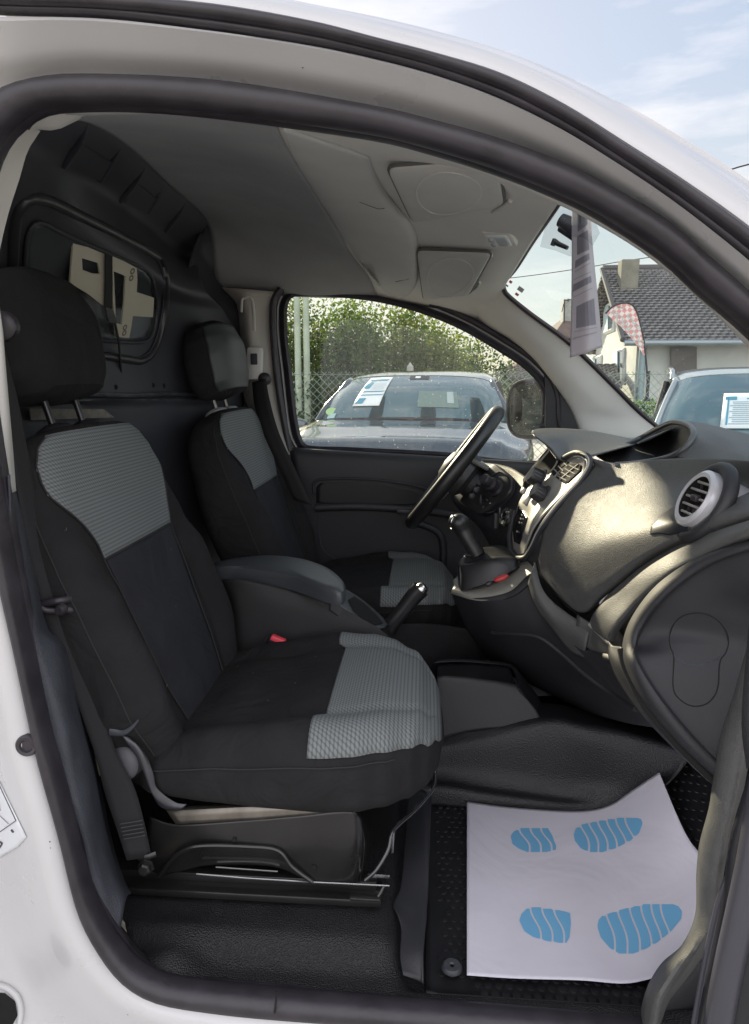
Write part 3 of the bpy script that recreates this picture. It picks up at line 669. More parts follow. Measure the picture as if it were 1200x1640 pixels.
# glass: near edge mirrors the far one
far = cr([V3(p) for p in WSo], 40)
WS = [[a.lerp(Vector((b.x, .10, b.z+.0)), 0) for a, b in zip(far, far)]]
tl, bl = P(806,460,1.24), P(1080,705,1.4)
hdr = cr([tl, P(825,430,1.05), P(850,390,.8), P(880,345,.5), P(905,306,.3), P(905,306,.3)+Vector((-.02,-.22,-.03))], 9)
hdr = [q+Vector((-.012,0,.006)) for q in hdr]
rows = []
for k in range(9):
    t = k/8; bow = .13*(1-(2*t-1)**2)
    a = hdr[k]
    b = bl.lerp(Vector((bl.x+.03, .02, bl.z)), t)+Vector((bow*1.3, 0, -.01))
    rows.append([a.lerp(b, s/12)+Vector((0,0,.02*math.sin(math.pi*s/12))) for s in range(13)])
ws = MB().grid(rows).build('windscreen', GLASSW, van, smooth=True)
TW = bvh(ws)
def dotmat():
    # the ceramic dots are finer than can be resolved: an even grey veil on the glass
    M = bpy.data.materials.new('ceramic_dots'); M.use_nodes = True; t = M.node_tree; t.nodes.clear()
    o = N(t,'ShaderNodeOutputMaterial'); tr_ = N(t,'ShaderNodeBsdfTransparent'); df = N(t,'ShaderNodeBsdfDiffuse'); df.inputs[0].default_value = (.05,.05,.06,1)
    ms = N(t,'ShaderNodeMixShader'); ms.inputs[0].default_value = .26
    t.links.new(tr_.outputs[0], ms.inputs[1]); t.links.new(df.outputs[0], ms.inputs[2]); t.links.new(ms.outputs[0], o.inputs[0]); return M
dec_poly(TW, [(900,312),(945,322),(962,345),(968,362),(955,385),(940,398),(918,402),(895,393),(870,387),(880,350)], 'sensor_dot_patch', dotmat(), ws, .012, .0, sub=8)
mb = MB()
for x, y, a, b, m_ in ((819,450,4,3,0),(829,470,5,3,0),(813,456,4,2,1),(835,462,8,5,1)):
    q = hit(TW, x, y, .003)
    if q: mb.box(q, (.0022*a, .003, .0022*b), Matrix.Rotation(R(35),3,'Y'), 0, m_)
mb.each('windscreen_sticker', [mat('sticker_red', (.25,.02,.02), .6), mat('sticker_grey', (.10,.10,.09), .6)], ws)
mm = MB().tube([P(898,352,.62), P(925,368,.60)], lambda t: .013+.006*t, n=12, flat=.8).tube([P(898,364,.62), P(925,382,.60)], .009, n=10)
mm = mm.build('mirror_mount', RUBBER, van)
MB().tube([P(887,386,.66), P(895,391,.655), P(909,397,.64)], lambda t: .006-.002*t, n=10).tube([P(885,393,.66), P(889,383,.66)], .005, n=8).build('mirror_mount_clip', RUBBER, mm)
# --- floor
def fz(x, y):
    z = .478
    def ss(a, b, t): t = max(0, min(1, (t-a)/(b-a))); return t*t*(3-2*t)
    seat = ss(.055, .105, y)*(1-ss(-.055, -.02, x))          # raised platform under the seat
    z += .032*seat - .006
    z -= .035*ss(-.03, .0, x)*ss(.03, .07, y)                # foot well
    z += .035*math.exp(-(((x+.385)/.05)**2+((y-.05)/.045)**2))  # wheel arch swelling
    z += .16*ss(.42, .62, x)                                  # toe board
    z += .10*ss(.60, .66, y)*(1-ss(.80, .86, y))*.0
    return z
rows = []
for i in range(90):
    y = .008+1.46*(i/89)**1.6
    yy = lambda x: max(y, .008+.11*max(0, min(1, (-x-.42)/.07)))
    rows.append([Vector((x, yy(x), fz(x, yy(x)))) for x in [-.72+1.5*j/120 for j in range(121)]])
fl = MB().grid(rows).build('floor_covering', CARPET, van, solid=.004, offset=-1)
# sill trim between floor and seal
patch('sill_trim', [[(165,1500,.01),(215,1556,.012),(268,1578,.012),(350,1592,.012),(450,1603,.012),(600,1614,.012),(800,1630,.012),(1000,1650,.012),(1200,1670,.012)],
   [(178,1490,.03),(222,1540,.03),(270,1562,.03),(350,1576,.03),(450,1586,.03),(600,1597,.03),(800,1612,.03),(1000,1630,.03),(1200,1650,.03)],
   [(190,1480,.055),(232,1528,.055),(280,1552,.055),(350,1564,.055),(450,1573,.055),(600,1584,.055),(800,1600,.055),(1000,1618,.055),(1200,1640,.055)]], PLAST, van, 60, 10)
# edging between seat platform and foot well
et = patch('floor_edging', [[(655,1250,.5),(650,1330,.35),(642,1420,.22),(630,1448,.18),(637,1466,.155),(643,1490,.13),(641,1530,.085),(646,1562,.055)],
   [(668,1262,.48),(664,1330,.345),(660,1420,.22),(655,1450,.18),(655,1470,.155),(655,1490,.13),(653,1530,.085),(658,1566,.055)],
   [(685,1270,.47),(682,1330,.34),(680,1420,.22),(678,1450,.18),(677,1470,.155),(675,1490,.13),(672,1530,.085),(674,1572,.055)],
   [(690,1280,.46),(688,1340,.33),(686,1425,.215),(684,1455,.175),(683,1475,.15),(681,1495,.125),(678,1535,.08),(678,1575,.05)]], PLAST, van, 50, 16)
# tunnel between the seats, open tray on it
tu = patch('centre_tunnel', [[(600,1150,.70),(700,1110,.70),(800,1120,.72),(900,1130,.75),(1000,1150,.75),(1120,1180,.7)],
   [(620,1200,.64),(705,1182,.64),(790,1168,.63),(880,1152,.62),(935,1160,.60),(1010,1175,.57),(1110,1205,.5)],
   [(620,1215,.62),(702,1200,.62),(790,1190,.61),(880,1180,.60),(945,1185,.575),(1010,1200,.55),(1100,1222,.49)],
   [(620,1240,.61),(700,1232,.61),(790,1236,.60),(880,1245,.59),(950,1250,.57),(1010,1250,.54),(1085,1240,.48)],
   [(620,1262,.59),(698,1250,.59),(790,1262,.58),(900,1276,.57),(960,1278,.55),(1010,1275,.53),(1070,1255,.47)],
   [(620,1272,.56),(697,1262,.56),(790,1275,.555),(900,1288,.55),(960,1292,.54),(1010,1290,.52),(1062,1262,.47)],
   [(620,1300,.55),(697,1290,.55),(790,1300,.545),(900,1310,.54),(960,1310,.53),(1010,1305,.51),(1060,1290,.46)]], VINYL, van, 70, 40)
tray = patch('storage_tray', [[(700,1186,.63),(712,1181,.63),(745,1172,.63),(780,1167,.63),(830,1164,.63),(870,1163,.63)],
   [(700,1140,.64),(712,1137,.64),(745,1136,.64),(780,1136,.64),(820,1136,.64),(858,1136,.64)],
   [(700,1090,.655),(712,1087,.655),(745,1089,.655),(780,1094,.655),(812,1099,.655),(829,1103,.655)],
   [(700,1085,.665),(712,1083,.665),(745,1085,.665),(780,1089,.665),(812,1094,.665),(830,1098,.665)],
   [(700,1096,.675),(714,1097,.675),(745,1098,.675),(780,1102,.675),(806,1106,.68),(822,1108,.68)]], PLAST, van, 40, 30)
patch('tray_wall', [[(829,1103,.655),(826,1082,.74),(815,1068,.8),(780,1063,.84),(740,1060,.84),(708,1061,.84),(695,1063,.84)],
   [(834,1108,.655),(831,1080,.74),(818,1064,.81),(780,1059,.85),(740,1056,.85),(708,1057,.85),(695,1059,.85)],
   [(872,1165,.655),(868,1130,.74),(840,1092,.82),(790,1075,.87),(740,1072,.87),(708,1075,.87),(695,1080,.87)]], PLAST, tray, 40, 16)
patch('tray_inside', [[(700,1100,.67),(760,1102,.67),(820,1108,.67)],[(700,1092,.76),(760,1094,.76),(824,1094,.74)],[(700,1064,.84),(760,1062,.84),(816,1069,.80)]], mat('tray_inside_plastic', (.018,.018,.02), .4), tray, 20, 12)
# --- seats, in metres, origin at the crease between cushion and backrest
TH = R(18.5)
UPV = Vector((-math.sin(TH), 0, math.cos(TH))); FV = Vector((math.cos(TH), 0, math.sin(TH)))
def ip(tab, s):
    if s <= tab[0][0]: return tab[0][1]
    for (a, x), (b, y) in zip(tab, tab[1:]):
        if s <= b:
            t = (s-a)/(b-a); t = t*t*(3-2*t); return x+(y-x)*t
    return tab[-1][1]
BH = [(-.06,.17),(.0,.215),(.12,.25),(.28,.258),(.40,.258),(.47,.254),(.52,.236),(.552,.212),(.576,.172),(.588,.10),(.592,.0)]
BT = [(-.06,.06),(0,.13),(.3,.155),(.5,.13),(.56,.10),(.582,.055),(.59,.03),(.592,0)]
BB = [(-.06,.0),(0,.03),(.15,.055),(.28,.048),(.36,.022),(.46,.006),(.6,0)]
def ipl(tab, s):
    if s <= tab[0][0]: return tab[0][1]
    for (a, x), (b, y) in zip(tab, tab[1:]):
        if s <= b: return x+(y-x)*(s-a)/(b-a)
    return tab[-1][1]
def lean(s): return Vector((-.00-.02*math.sin(math.pi*s/.6), 0, 0))*.4
def bk_pt(s, ph, lift=0):
    h, T, b = ip(BH, s), ip(BT, s), ip(BB, s)
    c, sn = math.cos(ph), math.sin(ph)
    wv = h*math.copysign(abs(sn)**(.80 if c >= 0 else .6), sn)
    a = abs(wv)/max(h, 1e-4)
    if c >= 0:
        bump = b*math.exp(-((a-.84)/.17)**2)
        d = min(T, .06)*(c**.42) + bump*(c**.25 if c > 0 else 0) - .06
        # central hollow and vertical panel seams
        d -= .010*math.exp(-((a-.62)/.035)**2)*max(0, min(1, (.37-s)/.05))
    else: d = -.06 - (T-.03)*(abs(c)**.5)*.8
    return UPV*s + FV*(d+.03+lift) + Vector((0, wv, 0)) + lean(s)
CL = .49
CHW = [(-.05,.20),(.0,.232),(.1,.245),(.27,.257),(.33,.250),(.38,.232),(.42,.203),(.45,.165),(.472,.115),(.484,.055),(.488,.0)]
CTP = [(-.05,-.01),(0,.03),(.12,.055),(.28,.078),(.38,.084),(.43,.075),(.465,.045),(.48,.01),(.486,-.02)]
CBT = [(-.05,-.05),(0,-.062),(.2,-.072),(.36,-.078),(.44,-.076),(.47,-.065),(.486,-.03)]
CBO = [(-.05,0),(.05,.018),(.2,.026),(.33,.018),(.42,.004),(.486,0)]
def cu_pt(x, ph, lift=0):
    h, tp, bt, bo = ip(CHW, x), ip(CTP, x), ip(CBT, x), ip(CBO, x)
    c, sn = math.cos(ph), math.sin(ph)
    e = .62
    wv = h*math.copysign(abs(sn)**e, sn); a = abs(wv)/max(h, 1e-4)
    mid = bt+(tp-bt)*.42
    if c >= 0:
        z = mid+(tp-mid)*c**.45 + bo*math.exp(-((a-.82)/.16)**2)*c**.3 - .007*math.exp(-((a-.60)/.03)**2)
    else: z = mid-(mid-bt)*abs(c)**.5
    n = Vector((0, sn, c)) if x < .42 else Vector((.8, sn*.6, c*.6))
    return Vector((x, wv, z)) + n*lift
def uvgrid(o, nr, nc, su, sv):
    pass
def seat(name, ox, oy, lbl, nearseat):
    O = Vector((ox, oy, .745))
    Tm = lambda p: p+O
    n = 72
    mb = MB()
    ss_ = [-.06+.652*(1-(1-i/46)**1.35) for i in range(47)]
    rows = [[Tm(bk_pt(s, -math.pi/2+2*math.pi*j/n)) for j in range(n)] for s in ss_]
    rows = [[sum(rows[0], Vector())/n]*n]+rows
    sc = MB(); xs = [-.05+.536*(1-(1-i/50)**1.5) for i in range(51)]
    crow = [[Tm(cu_pt(x, -math.pi/2+2*math.pi*j/n)) for j in range(n)] for x in xs]
    crow = [[sum(crow[0], Vector())/n]*n]+crow
    seat_o = sc.grid(crow, cu=True).build('seat', FABRIC, van, label=lbl)
    mb.grid(rows, cu=True).build('backrest', FABRIC, seat_o)
    def phi_of(wf, e): return math.asin(max(-1, min(1, math.copysign(abs(wf)**(1/e), wf))))
    def panel(name, f, rows_, e, m_, uvs, lift):
        # rows_: list of (param, w0, w1) fractions of the half width
        R_ = []; UVc = []
        for s, w0, w1, hw in rows_:
            R_.append([Tm(f(s, phi_of(w0+(w1-w0)*j/40, e), lift)) for j in range(41)])
            UVc.append([((w0+(w1-w0)*j/40)*hw, s) for j in range(41)])
        o = MB().grid(R_).build(name, m_, seat_o, recalc=True, solid=.002, offset=0)
        me = o.data; uv = me.uv_layers.new(name='UVMap')
        # rebuild UVs from vertex order (vertices keep their order after welding nothing)
        flat = [c for r in UVc for c in r]
        if len(me.vertices) == len(flat):
            for l in me.loops: uv.data[l.index].uv = flat[l.vertex_index]
        else:
            for l in me.loops:
                co = me.vertices[l.vertex_index].co; uv.data[l.index].uv = (co.y, co.z)
        return o
    # grey insert of the backrest and charcoal panel under it
    seamw = [(.02,.50),(.30,.575),(.345,.595),(.38,.63),(.41,.69),(.44,.78),(.463,.86),(.48,.905),(.50,.935),(.54,.95),(.585,.93)]
    r1 = [(s, -ipl(seamw, s), ipl(seamw, s), ip(BH, s)) for s in [.352+.222*i/26 for i in range(27)]]
    panel('woven_panel', bk_pt, r1, .80, WEAVE, 1, .0022)
    r2 = [(s, -ipl(seamw, s)*.96, ipl(seamw, s)*.96, ip(BH, s)) for s in [.0+.349*i/26 for i in range(27)]]
    panel('centre_panel', bk_pt, r2, .80, FABRIC2, 1, .0012)
    def wline(x): return ip([(0,.6),(.25,.58),(.33,.62),(.4,.8)], x)
    r3 = []
    for i in range(34):
        x = .262+.216*(i/33)
        r3.append((x, -.97, .97, ip(CHW, x)))
    wv = panel('woven_panel', cu_pt, r3, .62, WEAVE, 1, .0022)
    # the insert starts further back on the bolsters than between them: carve the back edge
    for v in wv.data.vertices:
        lx = v.co.x-O.x; ly = abs(v.co.y-O.y)
        if lx < .33:
            k = max(0, 1-(lx-.262)/.068); v.co.x += k*.018*(1 if ly < .15 else (.0 if ly > .165 else (.165-ly)/.015))
    # stitched seams
    mb = MB()
    for sg in (-1, 1):
        mb.tube([Tm(bk_pt(s, phi_of(sg*ipl(seamw, s), .80), .003)) for s in [.02+.55*i/40 for i in range(41)]], .0016, n=6)
        mb.tube([Tm(bk_pt(s, sg*R(82), .002)) for s in [.02+.52*i/40 for i in range(41)]], .0013, n=6)
        mb.tube([Tm(cu_pt(x, sg*R(80), .002)) for x in [.0+.40*i/30 for i in range(31)]], .0013, n=6)
        mb.tube([Tm(cu_pt(x, phi_of(sg*.6, .62), .001)) for x in [.0+.27*i/30 for i in range(31)]], .0012, n=6)
    mb.tube([Tm(bk_pt(.350, phi_of(-.6+1.2*j/30, .8), .003)) for j in range(31)], .0016, n=6)
    mb.build('stitched_seam', SEAM, seat_o)
    # headrest
    hs = 1.06 if nearseat else .90
    hb = UPV*(.756 if nearseat else .728)+FV*(-.012 if nearseat else .012)
    rows = []
    HW = [(-.5,.0),(-.485,.075),(-.44,.13),(-.3,.158),(0,.165),(.2,.155),(.36,.128),(.46,.08),(.492,.03),(.5,0)]
    HT = [(-.5,.0),(-.485,.03),(-.42,.055),(-.2,.066),(.1,.068),(.35,.054),(.46,.032),(.5,0)]
    for i in range(41):
        t = -.5+i/40; hw, ht = ip(HW, t)*hs, ip(HT, t); row = []
        for j in range(48):
            a = 2*math.pi*j/48; c, sn = math.cos(a), math.sin(a)
            row.append(Tm(hb+UPV*(t*.232*(hs**.5))+FV*(ht*math.copysign(abs(c)**.6, c) - .02*(abs(sn)**3) + .012*math.sin(t*3))+Vector((0, hw*math.copysign(abs(sn)**.72, sn), 0))))
        rows.append(row)
    MB().grid(rows, cu=True).build('headrest', FABRIC, seat_o)
    if not nearseat:
        rows = []
        for i in range(3, 37):
            t = -.5+i/40; hw, ht = ip(HW, t)*hs, ip(HT, t); row = []
            for j in range(25):
                a = R(-72+144*j/24); c, sn = math.cos(a), math.sin(a)
                row.append(Tm(hb+UPV*(t*.232*(hs**.5))+FV*(ht*math.copysign(abs(c)**.6, c) - .02*(abs(sn)**3) + .012*math.sin(t*3)+.0015)+Vector((0, hw*math.copysign(abs(sn)**.72, sn), 0))))
            rows.append(row)
        MB().grid(rows).build('lit_headrest_panel', mat('window_lit_headrest_grey', (.05,.056,.057), .5, grain=('v',600,.3,.0005)), seat_o, solid=.002, offset=0)  # panel grey is raised to paint in the light from the door window
    mb = MB()
    for sg in (-1, 1):
        mb.tube([Tm(hb+UPV*(-.105+.205*i/24)+FV*(.046*math.sin(math.pi*(.12+.76*i/24))**.6-.012)+Vector((0, sg*hs*(.108+.016*math.sin(math.pi*i/24)), 0))) for i in range(25)], .0013, n=6)
        mb.lathe([(.0001,.004),(.016,.004),(.022,0),(.024,-.01)], Tm(hb+UPV*(-.03)+FV*-.022+Vector((0, sg*.154*hs, 0))), (0, sg, 0), 20)
    mb.build('headrest_cap', SEAM, seat_o)
    for sg in (-1, 1):
        mb = MB().tube([Tm(UPV*.56+FV*-.03+Vector((0, sg*.055, 0))), Tm(UPV*.66+FV*-.025+Vector((0, sg*.055, 0)))], .0062, n=12)
        mb.build('headrest_post', DMETAL if nearseat else METAL, seat_o)
        c = Tm(UPV*.588+FV*-.03+Vector((0, sg*.055, 0)))
        MB().lathe([(.0001,.012),(.012,.012),(.028,.006),(.034,-.002),(.034,-.02)], c, UPV, 24).build('post_socket', RUBBER if nearseat else mat('grey_socket', (.4,.4,.4), .4), seat_o)
    return seat_o, O
seatA, OA = seat('seat', -.440, .385, 'passenger seat with light grey woven insert, nearest the camera', True)
mb = MB()
for x, w_ in ((.1,.05),(.16,-.08),(.22,.1),(.08,-.15),(.05,.12),(.2,-.02)):
    q = cu_pt(x, math.asin(max(-1,min(1,math.copysign(abs(w_/.25)**(1/.62), w_)))), .0012)+OA
    mb.tube([q, q+Vector((.002,.0015,.0003)), q+Vector((.003,.004,.0002))], .00025, n=4)
for s_, w_ in ((.3,.1),(.12,-.2),(.2,.02),(.42,-.23)):
    q = bk_pt(s_, math.asin(max(-1,min(1,math.copysign(abs(w_/.26)**(1/.8), w_)))), .0012)+OA
    mb.tube([q, q+Vector((.001,.002,.001)), q+Vector((.001,.003,.004))], .00025, n=4)
mb.each('lint', mat('lint', (.22,.22,.22), .9), seatA)
seatB, OB = seat('seat', -.372, 1.14, 'driver seat behind the steering wheel on the far side', False)
# --- near seat: recliner, side bracket, base, runner
def sp(x, z, y=.165): return Vector((x, y, z))
mb = MB().patch([[(262,1292,.18),(400,1288,.165),(480,1284,.165),(550,1280,.165),(556,1282,.17)],
                 [(268,1300,.165),(400,1294,.150),(480,1290,.150),(552,1287,.150),(562,1290,.158)],
                 [(282,1320,.158),(400,1313,.146),(480,1306,.146),(560,1298,.146),(572,1308,.155)]], 30, 8)
sb = mb.build('seat_bracket', METAL, seatA, solid=.002)
patch('seat_base', [[(240,1308,.17),(282,1320,.160),(400,1313,.150),(480,1306,.150),(560,1298,.150),(578,1312,.17)],
   [(236,1340,.17),(290,1345,.158),(400,1340,.150),(480,1336,.150),(566,1340,.150),(582,1345,.17)],
   [(240,1375,.17),(300,1370,.16),(400,1370,.152),(480,1376,.152),(562,1390,.152),(578,1392,.17)],
   [(246,1405,.18),(290,1395,.168),(340,1385,.165),(440,1388,.165),(500,1412,.152),(560,1415,.155),(574,1412,.175)]], DMETAL, seatA, 40, 24, solid=.002)
tube('base_pressing', [(255,1402,.16),(285,1368,.148),(320,1355,.146),(400,1356,.146),(445,1362,.146),(468,1388,.146),(500,1412,.148)], .004, DMETAL, sb, samp=50, n=8)
patch('seat_base', [[(556,1282,.17),(566,1284,.22),(572,1290,.4),(580,1295,.6)], [(582,1345,.17),(590,1340,.3),(594,1335,.45),(600,1330,.6)], [(576,1414,.175),(584,1405,.3),(592,1395,.45),(600,1385,.6)]], DMETAL, seatA, 14, 14, solid=.002)
mb = MB().patch([[(196,1178,.14),(205,1180,.145),(216,1188,.15)], [(204,1190,.14),(222,1198,.14),(236,1215,.145)], [(222,1215,.14),(232,1228,.138),(246,1240,.145)], [(240,1262,.145),(246,1272,.14),(252,1262,.145)], [(258,1292,.15),(268,1290,.145),(280,1284,.15)], [(285,1296,.155),(292,1294,.15),(300,1288,.155)]], 12, 40)
mb.build('recliner_bracket', mat('grey_bracket_paint', (.038,.04,.046), .35, coat=.2, vary=.2, vscale=40), seatA, solid=.002)
MB().lathe([(.0001,.010),(.010,.010),(.024,.008),(.030,.002),(.031,-.02)], P(196,1222,.155), (-.1,-1,.1), 32).build('recliner_knob', mat('knob_grey', (.07,.07,.078), .45), seatA)
MB().tube([P(176,1172,.14), P(196,1174,.14), P(210,1166,.14), P(222,1153,.14)], lambda t: .007*(1-.8*t), n=10, samp=16, flat=.5).build('seat_lever', mat('lever_plastic', (.05,.055,.065), .35), seatA)
mb = MB()
for x, y in ((375,1346),(503,1390)): mb.lathe([(.0001,0),(.0032,0),(.004,-.002)], P(x, y, .147), (0,-1,0), 12)
mb.each('base_hole', BLACK, sb)
rl = MB().box((-.36,.175,.522), (.60,.05,.014), None, .003).box((-.36,.19,.536), (.58,.03,.016), None, .002)
rl = rl.build('seat_runner', DMETAL, seatA)
MB().tube([P(315,1400,.148), P(400,1407,.148), P(500,1413,.148), P(624,1419,.148)], .0016, n=6).tube([P(346,1389,.16), P(445,1396,.16)], .0014, n=6).tube([P(590,1402,.19),P(624,1404,.19)], .003, n=6).build('runner_edge', STEEL, seatA)
MB().tube([P(616,1418,.15), P(610,1430,.145), P(606,1436,.142)], .003, n=6).box(P(585,1438,.14), (.05,.012,.006), None, .002).build('runner_bolt', DMETAL, seatA)
tube('adjuster_wire', [(697,1205,.34),(697,1235,.33),(694,1262,.30),(665,1297,.25),(630,1330,.2),(622,1360,.18),(604,1392,.165),(585,1410,.16)], .0034, mat('wire_black_gloss', (.02,.02,.022), .12, coat=.8), seatA, samp=50)
tube('adjuster_link', [(630,1332,.2),(628,1365,.2)], .0022, STEEL, seatA, n=6)
# inner underside dark box so that light does not pass below the cushion
# --- near belt with its D ring guide, stitching and anchor bolt
def strip(name, L, Rr, m_, parent, nu=50, nv=5, solid=.0016): return patch(name, [L, Rr], m_, parent, nu, nv, solid=solid)
nb = strip('seat_belt', [(2,540,.10),(8,620,.105),(18,720,.11),(30,800,.11),(48,900,.112),(70,985,.115),(100,1060,.118),(150,1200,.12),(168,1270,.12),(188,1330,.115),(203,1378,.11)],
   [(4,545,.16),(28,640,.16),(48,740,.155),(72,830,.152),(100,910,.15),(128,985,.148),(150,1080,.145),(185,1200,.14),(215,1260,.14),(232,1320,.135),(243,1372,.13)], BELT, van)
ng = MB().tube([P(66,968,.115), P(95,962,.118), P(118,958,.14), P(132,962,.16), P(136,972,.165), P(130,980,.15), P(112,976,.13), P(85,978,.118), P(70,976,.112)], .006, n=10, closed=True, samp=60)
ng.lathe([(.0001,.008),(.006,.008),(.009,.003),(.009,-.004)], P(98,976,.11), (0,-1,0), 18)
ng.build('belt_guide', RUBBER, nb)
mb = MB()
for k in range(5):
    mb.tube([P(192+k*1.6,1320+k*6,.112), P(228+k*1.2,1314+k*6,.128)], .0008, n=5)
mb.each('belt_stitching', mat('belt_thread', (.05,.05,.055), .9), nb)
an = MB().lathe([(.0001,.012),(.008,.012),(.0105,.009),(.0115,.0),(.014,0),(.014,-.003)], P(234,1389,.12), (0,-1,.1), 6).build('belt_anchor_bolt', DMETAL, nb, smooth=False)
tube('belt_anchor_tab', [(222,1375,.125),(240,1372,.125),(250,1368,.13)], .005, DMETAL, nb, n=8, flat=.4)
MB().lathe([(.0001,.01),(.014,.01),(.02,.005),(.022,-.01)], P(3,522,.12), (.3,-1,0), 24).build('belt_loop', RUBBER, nb)
# buckle with red button
bu = MB().tube([P(414,1046,.60), P(430,1018,.60)], .0035, n=8).box(P(444,1026,.6), (.036,.022,.012), Matrix.Rotation(R(22),3,'Y'), .003).build('belt_buckle', RUBBER, van)
MB().box(P(446,1024,.592), (.034,.016,.012), Matrix.Rotation(R(22),3,'Y'), .003).build('release_button', PINK, bu)
MB().box(P(371,1062,.6), (.004,.01,.03), Matrix.Rotation(R(-22),3,'Y'), .001).build('buckle_stalk', STEEL, bu)
# --- armrest box between the seats
ar = patch('armrest_console', [[(340,930,.72),(380,928,.66),(450,942,.65),(520,962,.65),(560,980,.65),(600,1002,.655),(625,1020,.66)],
   [(365,960,.69),(382,960,.655),(450,975,.64),(520,990,.64),(560,1005,.645),(595,1018,.65),(620,1028,.655)],
   [(372,1080,.67),(384,1080,.65),(450,1080,.645),(520,1080,.645),(560,1080,.645),(590,1080,.65),(615,1080,.66)]], mat('console_side', (.021,.021,.022), .7, grain=('v',500,.4)), van, 40, 20)
L = MB(); 
top_o = [(376,897,.66),(400,889,.70),(430,888,.76),(470,893,.76),(510,905,.76),(540,922,.75),(553,936,.70),(549,948,.66),(535,955,.64),(500,945,.635),(450,928,.635),(405,918,.64)]
def cushion(outl, up, th, name, m_, parent, crown=.005):
    P_ = cr([V3(p) for p in outl], 90, True); c = sum(P_, Vector())/len(P_); up = Vector(up).normalized()
    rows = []
    for s, h in ((0, crown), (.5, crown*.85), (.8, crown*.5), (.94, 0), (.99, -.006), (1.0, -.014), (1.0, -th+.006), (.985, -th), (.5, -th), (0, -th)):
        rows.append([c+(p-c)*s+up*h for p in P_])
    return MB().grid(rows, cu=True).build(name, m_, parent)
cushion([Zp(x, y, .945) for x, y in ((340,900),(376,892),(430,888),(480,893),(520,905),(546,922),(554,936),(546,945),(520,940),(460,921),(376,909),(345,907))], (0,0,1), .034, 'armrest_lid', mat('armrest_vinyl', (.05,.055,.06), .42, grain=('v',450,.3,.0005), vary=.08), ar)
# cup holder in front of it
cup = patch('cup_holder', [[(530,958,.645),(550,975,.65),(575,995,.655),(600,1008,.66)], [(545,950,.68),(562,968,.68),(590,990,.68),(615,1006,.68)], [(555,945,.74),(575,958,.75),(600,978,.76),(622,1000,.76)], [(556,950,.78),(577,962,.79),(604,985,.80),(626,1006,.80)]], mat('cup_holder_plastic', (.06,.065,.07), .5, grain=('v',500,.4)), ar, 20, 14)
TC = bvh(cup)
dec_poly(TC, [(556,962),(566,957),(582,968),(600,985),(612,1000),(602,1003),(585,996),(565,980)], 'cup_recess', BLACK, ar, .004, .001)
patch('cup_holder_side', [[(530,958,.645),(550,975,.65),(575,995,.655),(600,1010,.66)], [(528,978,.64),(545,990,.645),(568,1002,.65),(590,1014,.655)]], PLAST, ar, 14, 6)
# hand brake
hbk = MB().tube([P(614,1022,.76), P(627,1000,.76), P(645,978,.76), P(662,956,.76), P(674,943,.76)], lambda t: .0225-.003*math.sin(math.pi*t), n=18, samp=30).build('handbrake', LEATH, van)
MB().lathe([(.0001,.014),(.010,.014),(.014,.010),(.0155,0),(.0155,-.008)], P(674,944,.76), (P(680,941,.76)-P(664,955,.76)), 20).build('release_knob', STEEL, hbk)
MB().tube([P(606,1040,.76), P(622,1014,.76)], .022, n=14).build('handbrake_gaiter', PLAST, hbk)
# dark body between console and tunnel
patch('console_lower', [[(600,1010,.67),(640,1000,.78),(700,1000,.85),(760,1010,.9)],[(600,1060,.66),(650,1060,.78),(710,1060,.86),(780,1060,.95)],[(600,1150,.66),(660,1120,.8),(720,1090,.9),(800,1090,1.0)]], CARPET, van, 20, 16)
# ============================================================ DASHBOARD
dash = MB().patch([[(930,728,.64),(985,743,.58),(1040,738,.50),(1110,735,.38),(1200,738,.22),(1300,745,.08)],
  [(952,746,.62),(985,768,.547),(1050,775,.43),(1120,775,.32),(1200,778,.216),(1290,782,.121)],
  [(905,795,.62),(950,820,.514),(1020,820,.382),(1085,812,.281),(1150,802,.197),(1240,800,.099)],
  [(872,852,.62),(920,880,.501),(980,866,.382),(1050,846,.269),(1110,832,.188),(1215,815,.073)],
  [(864,905,.62),(895,935,.538),(960,928,.40),(1025,890,.292),(1095,856,.195),(1210,821,.068)],
  [(867,920,.62),(925,973,.475),(968,945,.391),(1030,896,.291),(1100,860,.196),(1210,825,.074)],
  [(872,924,.64),(928,978,.50),(972,950,.41),(1033,901,.31),(1103,864,.215),(1212,829,.09)]], 60, 70)
dash.patch([[(1078,675,.74),(1110,675,.66),(1150,683,.6),(1200,695,.5),(1320,720,.3)],
  [(1098,679,.60),(1125,688,.54),(1160,698,.47),(1200,710,.4),(1310,733,.2)],
  [(1111,694,.50),(1130,706,.46),(1160,717,.4),(1200,727,.3),(1305,743,.15)],
  [(1105,712,.47),(1122,724,.43),(1150,733,.37),(1200,739,.26),(1300,748,.1)],
  [(1084,729,.47),(1100,739,.43),(1140,743,.36),(1200,745,.24),(1300,752,.09)]], 30, 30)
dash.patch([[(853,689,.95),(870,686,.98),(905,686,1.0),(950,690,1.02),(1000,700,1.0),(1022,706,.97)],
  [(852,692,.90),(874,697,.89),(912,702,.90),(955,706,.9),(1000,709,.9),(1015,712,.9)],
  [(856,697,.85),(882,717,.80),(900,737,.76),(930,734,.74),(958,727,.76),(1004,714,.82)]], 36, 20)
# far side of the top, up to the windscreen
dash.patch([[(905,687,1.4),(950,692,1.4),(1000,702,1.38),(1060,705,1.36)], [(900,690,1.1),(950,694,1.1),(1010,704,1.1),(1070,690,1.0)], [(905,700,.98),(950,704,.98),(1012,712,.95),(1080,684,.8)]], 20, 12)
dash = dash.build('dashboard', DASH, van, solid=.003, offset=-1)
TDa = bvh(dash)
